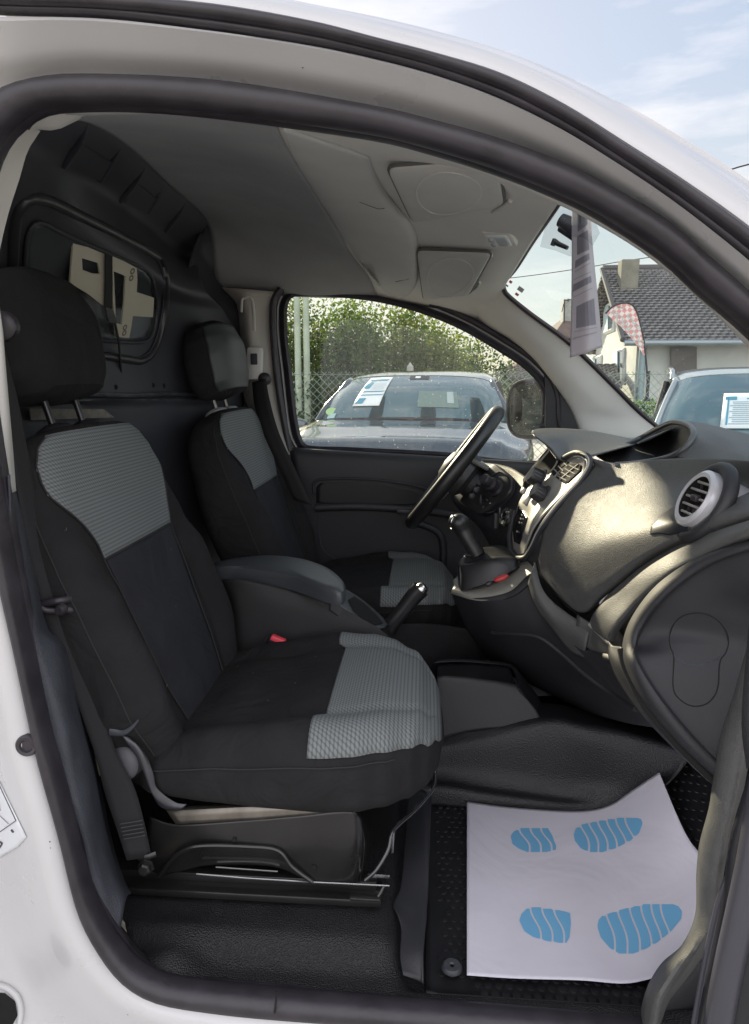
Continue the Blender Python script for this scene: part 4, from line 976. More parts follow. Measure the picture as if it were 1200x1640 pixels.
# front shelf of the dash to the glass, seen from above only
MB().add([(.52,.05,1.20),(.95,.05,1.12),(.95,1.45,1.12),(.6,1.45,1.14),(.56,.8,1.18)], [(0,1,2,3,4)]).build('dash_shelf', PLAST, dash, solid=.01)
patch('storage_bin', [[(953,728,.86),(1000,714,.93),(1030,700,.97),(1052,688,.98),(1078,677,.9),(1100,679,.7),(1110,688,.6)],
  [(958,732,.84),(1005,726,.90),(1035,715,.94),(1060,702,.95),(1082,692,.86),(1098,688,.69),(1109,692,.585)],
  [(972,741,.80),(1010,738,.85),(1040,732,.88),(1068,722,.88),(1086,712,.80),(1098,705,.66),(1106,702,.57)],
  [(978,752,.76),(1018,752,.80),(1050,748,.80),(1072,742,.78),(1090,736,.70),(1104,724,.60),(1112,714,.54)]], mat('shaded_bin_inside', (.012,.012,.013), .55, grain=('v',400,.4)), dash, 40, 24)  # near-black colour puts the shade of a deep bin into the plastic
LIP = mat('lip_plastic', (.07,.072,.075), .38)
tube('bin_lip', [(985,745,.575),(1020,742,.56),(1058,736,.52),(1086,726,.475),(1105,709,.47),(1111,692,.50),(1101,680,.58),(1078,676,.72),(1055,685,.84),(1028,700,.93),(1000,713,.9)], 0.0058, LIP, dash, samp=90)
tube('bin_joint', [(1010,715,.90),(1022,722,.80),(1048,730,.62)], .0012, BLACK, dash, samp=16, n=6)
# instrument recess under the hood
patch('instrument_recess', [[(878,718,.86),(888,728,.82),(898,738,.78)], [(858,742,.93),(872,750,.88),(886,757,.82)], [(838,768,.95),(850,776,.9),(868,776,.84)]], BLACK, dash, 10, 14)
MB().tube([P(880,721,.85), P(862,742,.87), P(846,760,.88), P(838,772,.88)], .0028, n=8, samp=20).tube([P(895,734,.79), P(888,748,.8), P(877,760,.81)], .0022, n=8, samp=14).build('recess_trim', SILVER, dash)
patch('hood_underside', [[(852,693,.88),(868,705,.86),(880,720,.83),(893,737,.78)], [(872,700,.92),(884,712,.9),(894,728,.86),(905,742,.80)]], PLAST, dash, 16, 6)
# --- centre stack
stk = MB().patch([[(893,744,.84),(914,734,.74),(929,731,.67),(938,738,.63)],
 [(870,767,.85),(895,757,.76),(920,757,.68),(936,756,.62)],
 [(849,780,.86),(870,781,.78),(895,787,.69),(914,782,.62)],
 [(836,798,.86),(850,803,.78),(870,812,.7),(889,806,.62)],
 [(829,815,.85),(840,822,.79),(852,832,.71),(869,827,.63)],
 [(823,842,.84),(832,845,.79),(843,850,.72),(855,846,.64)],
 [(820,866,.83),(826,868,.79),(835,872,.73),(846,868,.66)],
 [(822,884,.80),(827,887,.78),(833,889,.74),(840,886,.69)]], 30, 70).build('centre_stack', SILVER, van, solid=.004, offset=0)
TS = bvh(stk)
bez = [(893,742,.85),(908,731,.74),(925,725,.66),(942,731,.62),(945,745,.61),(932,768,.61),(912,790,.61),(892,812,.61),(875,834,.615),(862,854,.63),(852,876,.65),(842,892,.68),(830,893,.73),(819,882,.79),(816,862,.82),(819,842,.84),(824,818,.855)]
tube('stack_bezel', bez, .0065, PLAST, stk, samp=100, n=12)
tube('stack_bezel_trim', [(p[0]-2.5, p[1]-1, p[2]-.004) for p in bez[2:13]], .0022, SILVER, stk, samp=80, n=8)
patch('stack_side', [[(946,746,.62),(914,792,.61),(877,838,.61),(863,858,.63),(853,880,.65),(843,896,.68)], [(953,750,.635),(912,795,.63),(876,846,.63),(873,866,.62),(868,890,.62),(862,915,.62)]], PLAST, stk, 30, 8)
def blob(tree, pts, name, m_, parent, off): return dec_poly(tree, pts, name, m_, parent, off, .002, sub=5)
blob(TS, [(892,766),(906,776),(912,775),(933,755),(934,746),(926,741),(913,743),(902,752)], 'air_vent', BLACK, stk, .003)
blob(TS, [(884,757),(896,746),(910,740),(914,741),(900,751),(888,763)], 'air_vent', BLACK, stk, .003)
mb = MB()
for a, b in (((896,764),(910,772)),((902,758),(917,767)),((908,752),(924,761)),((915,746),(931,754)),((890,753),(899,762)),((897,748),(905,756)),((906,743),(912,748)), ((900,770),(930,744))):
    h = hits(TS, [(a[0]+(b[0]-a[0])*k/4, a[1]+(b[1]-a[1])*k/4) for k in range(5)], .005)
    if len(h) > 2: mb.tube(h, .0015, n=6)
mb.each('vent_slat', SILVER, stk)
sn = (P(870,781,.78)-P(849,780,.86)).cross(P(849,780,.86)-P(893,744,.84)).normalized(); sn = sn if sn.dot(CAM-P(870,781,.78)) > 0 else -sn
sn = Vector((-.86,-.12,.48)).normalized()
for (x, y, r, Y) in ((866,768,.021,.80), (871,794,.020,.735)):
    c = hit(TS, x, y, .0) or P(x, y, Y)
    k = MB().lathe([(.0001,.030),(r*.8,.030),(r*.9,.026),(r,.004),(r*1.25,.003),(r*1.3,0)], c, sn, 28).build('control_knob', mat('knob_plastic', (.03,.03,.033), .35), stk)
    mb = MB()
    for q in range(14):
        a = 2*math.pi*q/14; u = sn.orthogonal().normalized(); v = sn.cross(u)
        mb.tube([c+sn*.005+(u*math.cos(a)+v*math.sin(a))*r*.98, c+sn*.027+(u*math.cos(a)+v*math.sin(a))*r*.9], .0012, n=5)
    mb.each('knob_grip', RUBBER, k)
c = hit(TS, 847, 800, .002)
if c: MB().box(c, (.014,.02,.03), Vector(sn).to_track_quat('X','Z').to_matrix(), .004).box(c+Vector((-.012,.0,.02)), (.012,.016,.016), Vector(sn).to_track_quat('X','Z').to_matrix(), .004).build('stack_button', SILVER, stk)
blob(TS, [(833,812),(842,818),(847,830),(843,845),(838,862),(834,872),(826,868),(824,850),(826,832)], 'display_panel', mat('display_plastic', (.01,.01,.012), .15), stk, .003)
mb = MB()
for x, y in ((840,826),(838,832),(836,838),(832,852)):
    h = hit(TS, x, y, .006)
    if h: mb.box(h, (.003,.008,.004), None, .001)
mb.each('display_button', SILVER, stk)
# --- driver side: switch panel, column shroud, ignition
drv = MB().patch([[(740,745,1.25),(775,742,1.15),(815,748,1.05),(845,765,.95)],
 [(725,790,1.2),(765,790,1.08),(810,800,.98),(835,800,.90)],
 [(735,815,1.15),(775,830,1.02),(805,840,.95),(828,835,.88)],
 [(765,840,1.1),(790,860,.98),(808,872,.92),(822,870,.85)],
 [(790,880,1.1),(800,895,1.0),(812,900,.95),(825,895,.88)]], 24, 30).build('driver_dash_panel', PLAST, van, solid=.004)
TDr = bvh(drv)
swp = [(800,750),(815,758),(827,771),(826,788),(815,803),(800,815),(790,823),(777,826),(762,816),(747,806),(750,797),(765,780),(782,764)]
def slab(tree, pts, name, m_, parent, off, h):
    q = [hit(tree, *p, off) for p in pts]; q = [x for x in q if x]
    c = sum(q, Vector())/len(q); nn_ = Vector((0,0,0))
    for i in range(len(q)): nn_ += (q[i]-c).cross(q[(i+1) % len(q)]-c)
    nn_ = nn_.normalized(); nn_ = nn_ if nn_.dot(CAM-c) > 0 else -nn_
    q = cr([p-nn_*((p-c).dot(nn_)) for p in q], 50, True)
    rows = [[c+(p-c)*s+nn_*z for p in q] for s, z in ((0,h),(.9,h),(.97,h*.85),(1,h*.5),(1,-.01))]
    return MB().grid(rows, cu=True).build(name, m_, parent), nn_, c
sw, swn, swc = slab(TDr, swp, 'switch_panel', mat('satin_black_panel', (.02,.02,.022), .38), drv, .012, .012)
TSw = bvh(sw)
rr = [hit(TSw, (800+(x-793)*.86-6), (788+(y-788)*.86), .001) for x, y in swp]; rr = [q for q in rr if q]
MB().tube(cr(rr, 50, True), .001, n=5, closed=True).build('panel_line', PLASTB, sw)
hc = hit(TSw, 796, 783, .0); kn = swn
kx = (P(787,768,.90)-hc); 
k1 = MB().lathe([(.024,-.01),(.024,.006),(.017,.010),(.016,.016),(.019,.018),(.019,.030),(.012,.034),(.0115,.040),(.015,.042),(.015,.056),(.012,.060),(.0001,.060)], hc, (swn+Vector((-.1,-.25,.28))).normalized(), 28).build('headlamp_stalk', RUBBER, sw)
for (x, y, dx, dz, nm) in ((764,785,.018,.018,'switch_button'),(757,795,.018,.018,'switch_button'),(771,801,.010,.030,'thumb_wheel'),(781,801,.009,.009,'switch_knob'),(775,812,.009,.009,'switch_knob')):
    c = hit(TSw, x, y, .0)
    if c: MB().ell(c+swn*.002, (dx*.6,.008,dz*.6), n=10, p=.6 if 'button' in nm else 1).build(nm, RUBBER, sw)
mb = MB()
for x, y in ((801,764),(775,776),(786,806)):
    c = hit(TSw, x, y, .001)
    if c: mb.box(c, (.006,.001,.002), None)
mb.each('switch_marking', mat('marking_white', (.35,.35,.35), .6), sw)
ig = hit(TDr, 815, 828, .004)
igo = MB().lathe([(.008,.012),(.010,.014),(.013,.013),(.014,.008),(.024,.006),(.027,0)], ig, swn, 28).build('ignition_lock', STEEL, drv)
MB().lathe([(.0001,.004),(.022,.004),(.024,-.01)], ig, swn, 28).build('ignition_surround', RUBBER, igo)
MB().box(ig+swn*.028, (.008,.014,.03), None, .003).tube([ig+swn*.04+Vector((0,0,-.005)), ig+swn*.04+Vector((0,0,-.045))], .009, n=10, flat=.5).build('ignition_key', LEATH, igo)
# steering column and wheel, in metres
WC = Vector((.088, 1.13, 1.135)); WN = Vector((-.80, .075, .60)).normalized(); WU = Vector((.60, 0, .80)); WU = (WU-WN*WU.dot(WN)).normalized(); WY = WN.cross(WU)*-1
rim = MB(); pts = []
for i in range(80):
    a = 2*math.pi*i/80; pts.append(WC+WY*(.183*math.cos(a))+WU*(.196*math.sin(a)))
whl = MB().tube(pts, .0205, n=14, closed=True, flat=1.05).build('steering_wheel', LEATH, van)
MB().lathe([(.0001,.048),(.035,.044),(.060,.026),(.072,-.004),(.068,-.03),(.04,-.05)], WC-WN*.015, WN, 32).build('wheel_hub', mat('hub_cover', (.045,.047,.05), .4, vary=.1), whl)
mb = MB()
for a in (R(8), R(172), R(-62), R(-118)):
    d = WY*math.cos(a)+WU*math.sin(a)
    mb.tube([WC+d*.05-WN*.02, WC+d*.12-WN*.012, WC+d*.182], lambda t: .017-.003*t, n=10, flat=.6)
mb.build('wheel_spoke', SILVER, whl)
MB().tube([WC+WU*.0-WN*.03, WC-WN*.12, WC-WN*.24+Vector((0,0,-.01))], lambda t: .045+.02*t, n=24, samp=14).build('column_shroud', PLAST, whl)
MB().box(P(775,748,1.12)+Vector((0,0,.004)), (.085,.11,.012), Matrix.Rotation(R(28),3,'Y'), .005).build('shroud_lid', mat('shroud_lid_plastic', (.14,.14,.13), .4), whl)
MB().tube([P(790,778,1.06), P(775,774,1.0), P(768,772,.97)], .008, n=10).build('wiper_stalk', RUBBER, whl)
# --- glovebox lower parts: catch strip, arc band, end cap
BAND = DASH
patch('lower_dash_strip', [[(857,900,.62),(868,940,.58),(888,966,.55),(920,990,.51),(946,1004,.48)], [(850,922,.60),(862,955,.57),(885,990,.54),(912,1010,.51),(940,1030,.47)], [(846,935,.62),(858,970,.58),(884,1005,.56),(912,1040,.53),(936,1052,.49)]], DASH, dash, 30, 12)
patch('strip_end', [[(925,985,.5),(948,1000,.47),(962,1012,.42),(980,1032,.37)],[(922,1020,.5),(938,1034,.48),(955,1046,.45),(982,1050,.38)]], DASH, dash, 12, 6)
patch('lid_gap_shade', [[(862,915,.62),(926,985,.56),(972,958,.5),(1034,905,.37),(1104,868,.25),(1213,833,.1)], [(930,1010,.6),(950,1010,.55),(985,960,.5),(1050,910,.36),(1120,880,.24),(1220,850,.1)]], BLACK, dash, 30, 6)  # black sheet fills the gap where only shade would show
patch('arc_band', [[(950,1003,.46),(952,984,.44),(978,950,.40),(1035,903,.30),(1102,868,.20),(1210,832,.05),(1290,812,0)],
  [(944,1000,.44),(956,980,.40),(988,945,.36),(1042,905,.27),(1108,873,.17),(1210,838,.03),(1290,820,-.01)],
  [(955,1012,.40),(968,990,.355),(1002,955,.31),(1052,915,.22),(1110,882,.14),(1205,846,.02),(1285,828,-.02)],
  [(975,1026,.34),(984,1004,.30),(1020,962,.26),(1068,920,.18),(1120,890,.11),(1205,854,.02),(1285,836,-.02)],
  [(982,1030,.34),(993,1006,.31),(1028,966,.27),(1074,926,.19),(1124,896,.12),(1205,860,.03),(1285,842,-.01)]], DASH, dash, 60, 26)
tube('arc_edge_clip', [(944,1000,.43),(958,1014,.40),(975,1030,.34)], .003, SILVER, dash, samp=12, n=6)
ec = patch('dash_end_cap', [[(1152,1250,.04),(1088,1190,.07),(1033,1126,.1),(1002,1066,.14),(999,1030,.17),(1014,988,.18),(1054,937,.15),(1120,893,.11),(1200,862,.05),(1300,842,0)],
  [(1152,1240,.025),(1095,1184,.045),(1040,1119,.075),(1009,1062,.11),(1006,1031,.14),(1020,993,.145),(1058,944,.12),(1122,899,.08),(1200,869,.03),(1300,850,-.02)],
  [(1155,1228,.025),(1102,1176,.045),(1050,1112,.07),(1019,1060,.10),(1016,1033,.13),(1028,1000,.135),(1064,953,.11),(1126,907,.075),(1200,878,.025),(1300,860,-.02)],
  [(1156,1222,.035),(1106,1171,.055),(1055,1106,.085),(1025,1056,.11),(1022,1034,.14),(1034,1004,.145),(1070,958,.12),(1130,912,.085),(1202,884,.035),(1300,866,-.01)],
  [(1170,1190,.035),(1140,1140,.055),(1105,1085,.08),(1085,1050,.10),(1082,1034,.11),(1090,1010,.12),(1115,980,.105),(1155,950,.08),(1215,925,.035),(1300,905,-.01)],
  [(1210,1150,.03),(1205,1110,.04),(1200,1075,.06),(1196,1050,.07),(1196,1034,.075),(1200,1020,.075),(1208,1000,.07),(1222,980,.06),(1250,960,.03),(1300,945,-.01)]], CAPM, dash, 80, 50, recalc=True)
TE = bvh(ec)
o = []
for i in range(60):
    a = R(118+ i*(304)/59) if False else None
pn = [(1079,1050),(1074,1036),(1073,1018),(1079,1000),(1092,987),(1112,981),(1132,983),(1150,993),(1162,1008),(1167,1028),(1163,1045),(1155,1056),(1152,1070),(1151,1095),(1145,1114),(1132,1127),(1114,1131),(1097,1126),(1082,1112),(1078,1095),(1079,1070)]
MB().tube(cr(hits(TE, pn, .001), 100, True), .0012, n=6, closed=True).build('cap_groove', BLACK, ec)
MB().tube(cr(hits(TE, [(1079,1050),(1092,1060),(1112,1065),(1132,1063),(1148,1056),(1155,1052)], .001), 30), .0012, n=6).build('cap_groove', PLASTB, ec)
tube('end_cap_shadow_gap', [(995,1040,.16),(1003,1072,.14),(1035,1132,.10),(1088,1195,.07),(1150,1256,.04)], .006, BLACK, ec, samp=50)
patch('dash_side_trim', [[(975,1026,.34),(982,1034,.32),(996,1036,.2)], [(976,1052,.33),(985,1062,.22),(999,1072,.15)], [(992,1092,.3),(1008,1105,.18),(1026,1122,.12)], [(1030,1145,.26),(1044,1158,.14),(1060,1168,.10)], [(1080,1198,.2),(1096,1206,.1),(1112,1222,.07)], [(1135,1250,.15),(1145,1256,.08),(1150,1262,.05)]], PLAST, dash, 16, 50)
ldm = patch('lower_dash', [[(722,946,.82),(760,958,.70),(815,948,.65),(853,918,.62),(868,965,.57),(905,1020,.53),(940,1040,.48),(978,1045,.40)],
  [(738,985,.84),(785,1000,.71),(840,1002,.64),(880,1005,.60),(910,1030,.55),(945,1060,.48),(975,1068,.40),(990,1075,.3)],
  [(750,1010,.88),(800,1030,.74),(850,1030,.66),(895,1048,.6),(930,1070,.54),(965,1085,.46),(990,1092,.38),(1008,1105,.28)],
  [(775,1045,.95),(825,1062,.80),(880,1070,.68),(925,1085,.60),(960,1105,.53),(990,1118,.46),(1015,1130,.38),(1035,1140,.28)],
  [(800,1068,1.1),(852,1096,.92),(912,1125,.78),(950,1142,.68),(985,1152,.58),(1010,1158,.5),(1035,1162,.42),(1065,1166,.3)],
  [(830,1060,1.3),(890,1090,1.2),(950,1120,1.1),(990,1135,1.0),(1020,1140,.9),(1050,1145,.8),(1080,1150,.7),(1110,1160,.6)]], PLAST, van, 60, 50)
TL = bvh(ldm)
tube('moulded_ridge', [q for q in hits(TL, [(790,1012),(830,1014),(865,1020),(900,1045),(940,1080),(985,1112),(1020,1135)], .002)], .006, PLAST, ldm, samp=50)
tube('moulded_line', [q for q in hits(TL, [(770,966),(820,956),(850,935)], .001)], .0015, BLACK, ldm, samp=20, n=6)
# closing walls so that the footwell stays dark
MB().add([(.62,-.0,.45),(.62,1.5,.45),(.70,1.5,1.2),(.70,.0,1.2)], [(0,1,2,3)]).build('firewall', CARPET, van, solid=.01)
# gear console plate and gaiter
gp = patch('gear_console', [[(845,905,.78),(820,905,.86),(780,915,.88),(745,915,.86),(726,930,.82)],
   [(866,893,.66),(850,900,.70),(815,918,.74),(770,935,.76),(727,940,.77)],
   [(868,898,.64),(852,925,.645),(810,945,.67),(768,952,.70),(724,946,.76)],
   [(860,912,.635),(848,938,.64),(812,955,.66),(766,962,.69),(722,950,.78)]], mat('champagne_plastic', (.34,.33,.29), .42, metal=.3, grain=('v',900,.3,.0004)), van, 40, 20)
gg = MB().patch([[(734,938,.78),(737,944,.74),(742,946,.72),(790,930,.70),(826,911,.70),(832,905,.74),(828,900,.80),(790,900,.86),(745,910,.84),(735,925,.82),(734,938,.78)],
   [(733,905,.78),(737,906,.755),(745,906,.745),(790,896,.72),(824,895,.72),(829,890,.75),(824,880,.80),(790,874,.85),(755,885,.83),(738,895,.81),(733,905,.78)],
   [(742,898,.78),(746,901,.77),(752,902,.765),(780,893,.75),(800,890,.75),(808,886,.77),(802,878,.80),(785,876,.82),(760,884,.81),(748,891,.80),(742,898,.78)],
   [(750,886,.785),(752,889,.78),(757,890,.775),(765,889,.775),(773,887,.775),(776,884,.785),(773,881,.795),(766,879,.80),(757,880,.80),(752,882,.795),(750,886,.785)]], 60, 20)
gg.build('gear_gaiter', LEATH, gp)
MB().tube([P(739,942,.735), P(738,920,.745), P(737,908,.755)], .003, n=6).tube([P(766,890,.77), P(768,905,.75), P(770,915,.74)], .002, n=6).build('gaiter_seam', LEATH, gp)
gk = MB().tube([P(736,838,.79), P(742,848,.79), P(749,862,.785), P(760,880,.782), P(764,887,.782)], lambda t: .0255-.004*math.sin(math.pi*t)-.005*t, n=20, samp=30)
gk.ell(P(736,837,.79), (.0250,.025,.022), n=14)
gk = gk.build('gear_lever', LEATH, van)
MB().ell(P(723,833,.785), (.006,.015,.014), Matrix.Rotation(R(20),3,'Y'), n=12).build('gear_lever_badge', STEEL, gk)
MB().tube([P(746,889,.78), P(757,890,.77), P(768,886,.77)], .004, n=8).build('lever_collar', RUBBER, gk)
q = P(803,926,.662)
MB().ell(q, (.018,.009,.0065), Matrix.Rotation(R(-22),3,'Y') , n=14).build('hazard_button', RED, gp)
MB().ell(P(783,935,.672), (.009,.006,.006), Matrix.Rotation(R(-22),3,'Y'), n=10).build('console_button', RUBBER, gp)
# round side vent
vc = P(1131,806,.20); vn = Vector((-.90,-.05,.44)).normalized(); vc = vc+vn*.012
vt = MB().lathe([(.034,.010),(.040,.012),(.0455,.008),(.047,-.004),(.047,-.06)], vc, vn, 48).build('air_vent', mat('vent_ring_silver', (.58,.58,.60), .35, metal=.4, grain=('n',900,.1,.0003)), dash)
MB().lathe([(.0001,-.012),(.034,-.012),(.036,.008)], vc, vn, 40).build('vent_throat', BLACK, vt)
mb = MB(); vu = (Vector((0,0,1))-vn*vn.z).normalized(); vr = vn.cross(vu)
for k in (-2,-1,0,1,2):
    h = k*.0125; hl = math.sqrt(max(0, .0345**2-h*h))
    mb.tube([vc+vu*h+vr*hl+vn*.004, vc+vu*h-vr*hl+vn*.004], .0021, n=6)
mb.each('vent_slat', SILVER, vt)
mb = MB().box(vc+vn*.006, (.010,.020,.010), None, .002)
for k in (-1, 1): mb.box(vc+vu*.019*k+vr*.012+vn*.001, (.003,.003,.009), None)
mb.build('vent_tab', RUBBER, vt)
MB().tube([vc-vn*.01+ (vu*math.cos(a)+vr*math.sin(a))*.056 for a in [2*math.pi*i/48 for i in range(48)]], .011, n=12, closed=True).build('vent_surround', PLAST, dash)
sc_ = [(1052,862),(1042,871),(1060,858),(1072,852),(1088,856),(1098,850),(1100,840),(1100,815),(1080,822),(1062,832),(1052,845)]
dec_poly(TDa, [(1045,857),(1047,845),(1063,827),(1083,813),(1106,806),(1112,827),(1108,850),(1077,857),(1057,855)], 'vent_scoop', mat('smooth_scoop_plastic', (.014,.016,.021), .4), dash, .004, .002)
tube('scoop_shadow', hits(TDa, [(1036,866),(1042,861),(1048,858),(1060,859),(1077,860),(1098,854)], .001), .0014, BLACK, dash, samp=30, n=8)  # black tube drawn as the shadow along the foot of the scoop
# --- lower A pillar kick trim and the edge of the open door
kt = patch('kick_trim', [[(1215,985,.03),(1200,1030,.03),(1178,1110,.03),(1156,1180,.03),(1143,1255,.03),(1137,1295,.03),(1122,1352,.03),(1117,1400,.03),(1115,1465,.03),(1094,1514,.03),(1060,1545,.03),(1036,1588,.03),(1023,1645,.03),(1015,1700,.03)],
  [(1218,1000,.0),(1204,1040,.0),(1184,1115,.0),(1164,1185,.0),(1151,1258,.0),(1144,1300,.0),(1131,1355,.0),(1125,1405,.0),(1122,1470,.0),(1100,1518,.0),(1066,1552,.0),(1043,1593,.0),(1032,1650,.0),(1026,1700,.0)],
  [(1240,1020,-.02),(1226,1060,-.02),(1208,1120,-.02),(1192,1190,-.02),(1178,1262,-.02),(1168,1305,-.02),(1158,1355,-.02),(1150,1405,-.02),(1146,1470,-.02),(1118,1515,-.02),(1084,1556,-.02),(1058,1600,-.02),(1048,1650,-.02),(1042,1700,-.02)],
  [(1260,1020,.0),(1244,1060,.0),(1222,1120,.0),(1204,1190,.0),(1190,1262,.0),(1180,1305,.0),(1166,1355,.0),(1157,1405,.0),(1152,1470,.0),(1130,1522,.01),(1096,1570,.02),(1068,1608,.02),(1056,1650,.02),(1048,1700,.02)]], DASH, van, 90, 20)
patch('kick_recess', [[(1152,1440,.03),(1140,1500,.03),(1100,1560,.03),(1062,1610,.03),(1045,1700,.03)], [(1190,1440,.06),(1180,1520,.06),(1160,1600,.06),(1130,1650,.06),(1110,1700,.06)]], PLAST, kt, 20, 6)
dr = MB().tube([P(1228,1250,-.07), P(1205,1380,-.07), P(1186,1470,-.07), P(1166,1560,-.07), P(1148,1660,-.07), P(1140,1720,-.07)], .018, n=20, samp=50).build('passenger_door', mat('door_edge_rubber', (.055,.055,.065), .32, vary=.15), van)
tube('door_edge_lip', [(1178,1380,-.03),(1157,1428,-.03),(1143,1480,-.03),(1130,1540,-.03),(1112,1640,-.03),(1104,1700,-.03)], .0042, mat('door_lip_rubber', (.06,.06,.075), .35), dr, samp=50, n=10)
patch('door_edge', [[(1200,1240,-.05),(1170,1340,-.05),(1160,1420,-.05),(1145,1500,-.05),(1120,1620,-.05),(1108,1720,-.05)], [(1290,1240,-.1),(1270,1340,-.1),(1250,1420,-.1),(1235,1500,-.1),(1215,1620,-.1),(1205,1720,-.1)]], mat('door_edge_dark', (.018,.018,.022), .4, vary=.2), dr, 30, 8)
patch('door_edge', [[(1200,1000,-.06),(1188,1150,-.06),(1196,1230,-.06)], [(1290,1000,-.1),(1290,1150,-.1),(1290,1240,-.1)]], PLAST, dr, 12, 6)

# ============================================================ THINGS LYING IN THE CAB
# ribbed rubber mat with raised studs and a fixing button
rows = []
for i in range(40):
    y = .052+.52*i/39
    rows.append([Vector((x, y, fz(x, y)+.005+.004*max(0, 1-abs(j-0)/2)+.004*max(0, 1-(58-j)/2))) for j, x in [(j, .015+.58*j/58) for j in range(59)]])
rm = MB().grid(rows).build('rubber_mat', MATR, None, solid=.006, offset=-1)
tag(rm, 'black studded rubber floor mat lying in the near footwell under the paper mat', 'floor mat')
mb = MB()
for i in range(34):
    for j in range(30):
        x = .04+.0165*i+(.008 if j % 2 else 0); y = .07+.0165*j
        if random.random() < .12 and i < 3: continue
        if y < .1 and abs(x-.062) < .028 : continue
        if .13 < y < .50 and .10 < x < .40: continue
        z = fz(x, y)+.005
        r = .0068; n = 10
        ring = lambda rr, zz: [Vector((x+rr*math.cos(2*math.pi*q/n), y+rr*math.sin(2*math.pi*q/n), z+zz)) for q in range(n)]
        mb.grid([ring(r, 0), ring(r*.9, .0018), ring(r*.45, .0022)], cu=True); o0 = len(mb.v)
        mb.add(ring(r*.45, .0022), [tuple(range(n))])
tag(mb.build('raised_stud', MATR, rm), kind='stuff')
cpt = Zp(724,1550,.455)
MB().lathe([(.003,.004),(.005,.006),(.013,.006),(.016,.003),(.017,0)], cpt, (0,0,1), 28).build('fixing_button', mat('button_rubber', (.045,.048,.055), .5), rm)
# paper mat with printed shoe soles
def pz(a): return Zp(*a)
pp = MB().patch([[Zp(748,1284,.462), Zp(748,1370,.460), Zp(748,1470,.459), Zp(748,1562,.459)],
   [Zp(820,1293,.462), Zp(820,1380,.458), Zp(820,1480,.458), Zp(825,1567,.460)],
   [Zp(925,1299,.468), Zp(925,1385,.460), Zp(925,1480,.460), Zp(930,1570,.462)],
   [Zp(975,1290,.485), Zp(985,1380,.468), Zp(990,1480,.463), Zp(1000,1575,.463)],
   [Zp(1015,1264,.53), Zp(1035,1365,.495), Zp(1050,1475,.475), Zp(1050,1566,.468)],
   [Zp(1056,1237,.585), Zp(1082,1300,.56), Zp(1104,1345,.54), Zp(1140,1395,.52), Zp(1150,1480,.49), Zp(1130,1550,.475)]], 60, 60)
pap = pp.build('paper_mat', PAPER, None, solid=.0006, offset=0)
tag(pap, 'white paper mat with four blue sole prints lying in the near footwell', 'paper mat')
TPa = bvh(pap)
def q2(o, s, x, y): return (o[0]+x/s, o[1]+y/s)
Zc = lambda x, y: (600+x/2, 1140+y/2)
# each sole is a set of bars: (left edge points), (right edge points) in crop coordinates
SOL = []
def sole(outl, gaps):
    """cut an outline into wavy bars; gaps are x positions of the white waves"""
    P_ = [Zc(*p) for p in outl]; n = len(P_)
    ys = [p[1] for p in P_]; y0, y1 = min(ys), max(ys)
    def span(y):
        xs = []
        for i in range(n):
            a, b = P_[i], P_[(i+1) % n]
            if (a[1]-y)*(b[1]-y) < 0: xs.append(a[0]+(b[0]-a[0])*(y-a[1])/(b[1]-a[1]))
        return (min(xs), max(xs)) if len(xs) > 1 else None
    N_ = 26
    for k in range(len(gaps)-1):
        rows = []
        for i in range(N_):
            t = (i+.5)/N_; y = y0+.4+(y1-y0-.8)*t; s = span(y)
            if not s: continue
            wv = lambda g: Zc(g+(-6*math.sin(2*math.pi*(t*1.0+.1)) + 34*(t-.45)), 0)[0]
            L_ = max(s[0], wv(gaps[k])+(1.6 if k else -200)); R_ = min(s[1], wv(gaps[k+1])-(1.6 if k < len(gaps)-2 else -200))
            if R_-L_ > .4:
                r_ = [hit(TPa, L_+(R_-L_)*j/4, y, .0012) for j in range(5)]
                if all(r_): rows.append(r_)
            elif len(rows) > 1: 
                mbS.grid(rows); rows = []
            else: rows = []
        if len(rows) > 1: mbS.grid(rows)
for outl, gaps in (([(436,400),(445,385),(470,373),(520,372),(555,374),(568,395),(582,432),(580,446),(540,452),(495,453),(462,440),(442,425)], [380,482,518,552,640]),
   ([(638,395),(645,375),(665,362),(720,350),(780,340),(830,338),(855,344),(860,358),(848,390),(820,415),(770,440),(720,454),(690,452),(662,440),(642,415)], [560,672,702,732,762,792,822,940]),
   ([(464,670),(470,650),(490,630),(520,625),(580,635),(626,645),(629,680),(624,725),(612,745),(560,738),(510,724),(480,705)], [390,518,555,592,700]),
   ([(714,690),(718,668),(730,655),(790,635),(860,618),(930,614),(970,620),(985,640),(982,665),(950,705),(900,745),(840,775),(790,780),(755,760),(725,725)], [600,755,795,835,872,905,935,1060])):
    mbS = MB(); sole(outl, gaps); mbS.build('shoe_print', BLUEP, pap, smooth=False)
# second paper mat in the driver's footwell
pp2 = MB().patch([[Zp(808,1060,.50), Zp(850,1062,.50), Zp(895,1112,.50)], [Zp(815,1075,.48), Zp(850,1095,.48), Zp(896,1113,.48)], [Zp(836,1114,.46), Zp(860,1115,.46), Zp(890,1114,.46)]], 12, 12)
pap2 = pp2.build('paper_mat', PAPER, None, solid=.0006, offset=0)
tag(pap2, 'small visible corner of a second paper mat on the floor beyond the storage tray', 'paper mat')
T2 = bvh(pap2)
mb = MB()
for a, b in (((850,1085),(866,1090)),((862,1094),(880,1100))):
    h = hits(T2, [(a[0]+(b[0]-a[0])*k/4, a[1]+(b[1]-a[1])*k/4) for k in range(5)], .001)
    if len(h) > 2: mb.tube(h, .006, n=6, flat=.15)
if mb.v: mb.build('shoe_print', BLUEP, pap2)
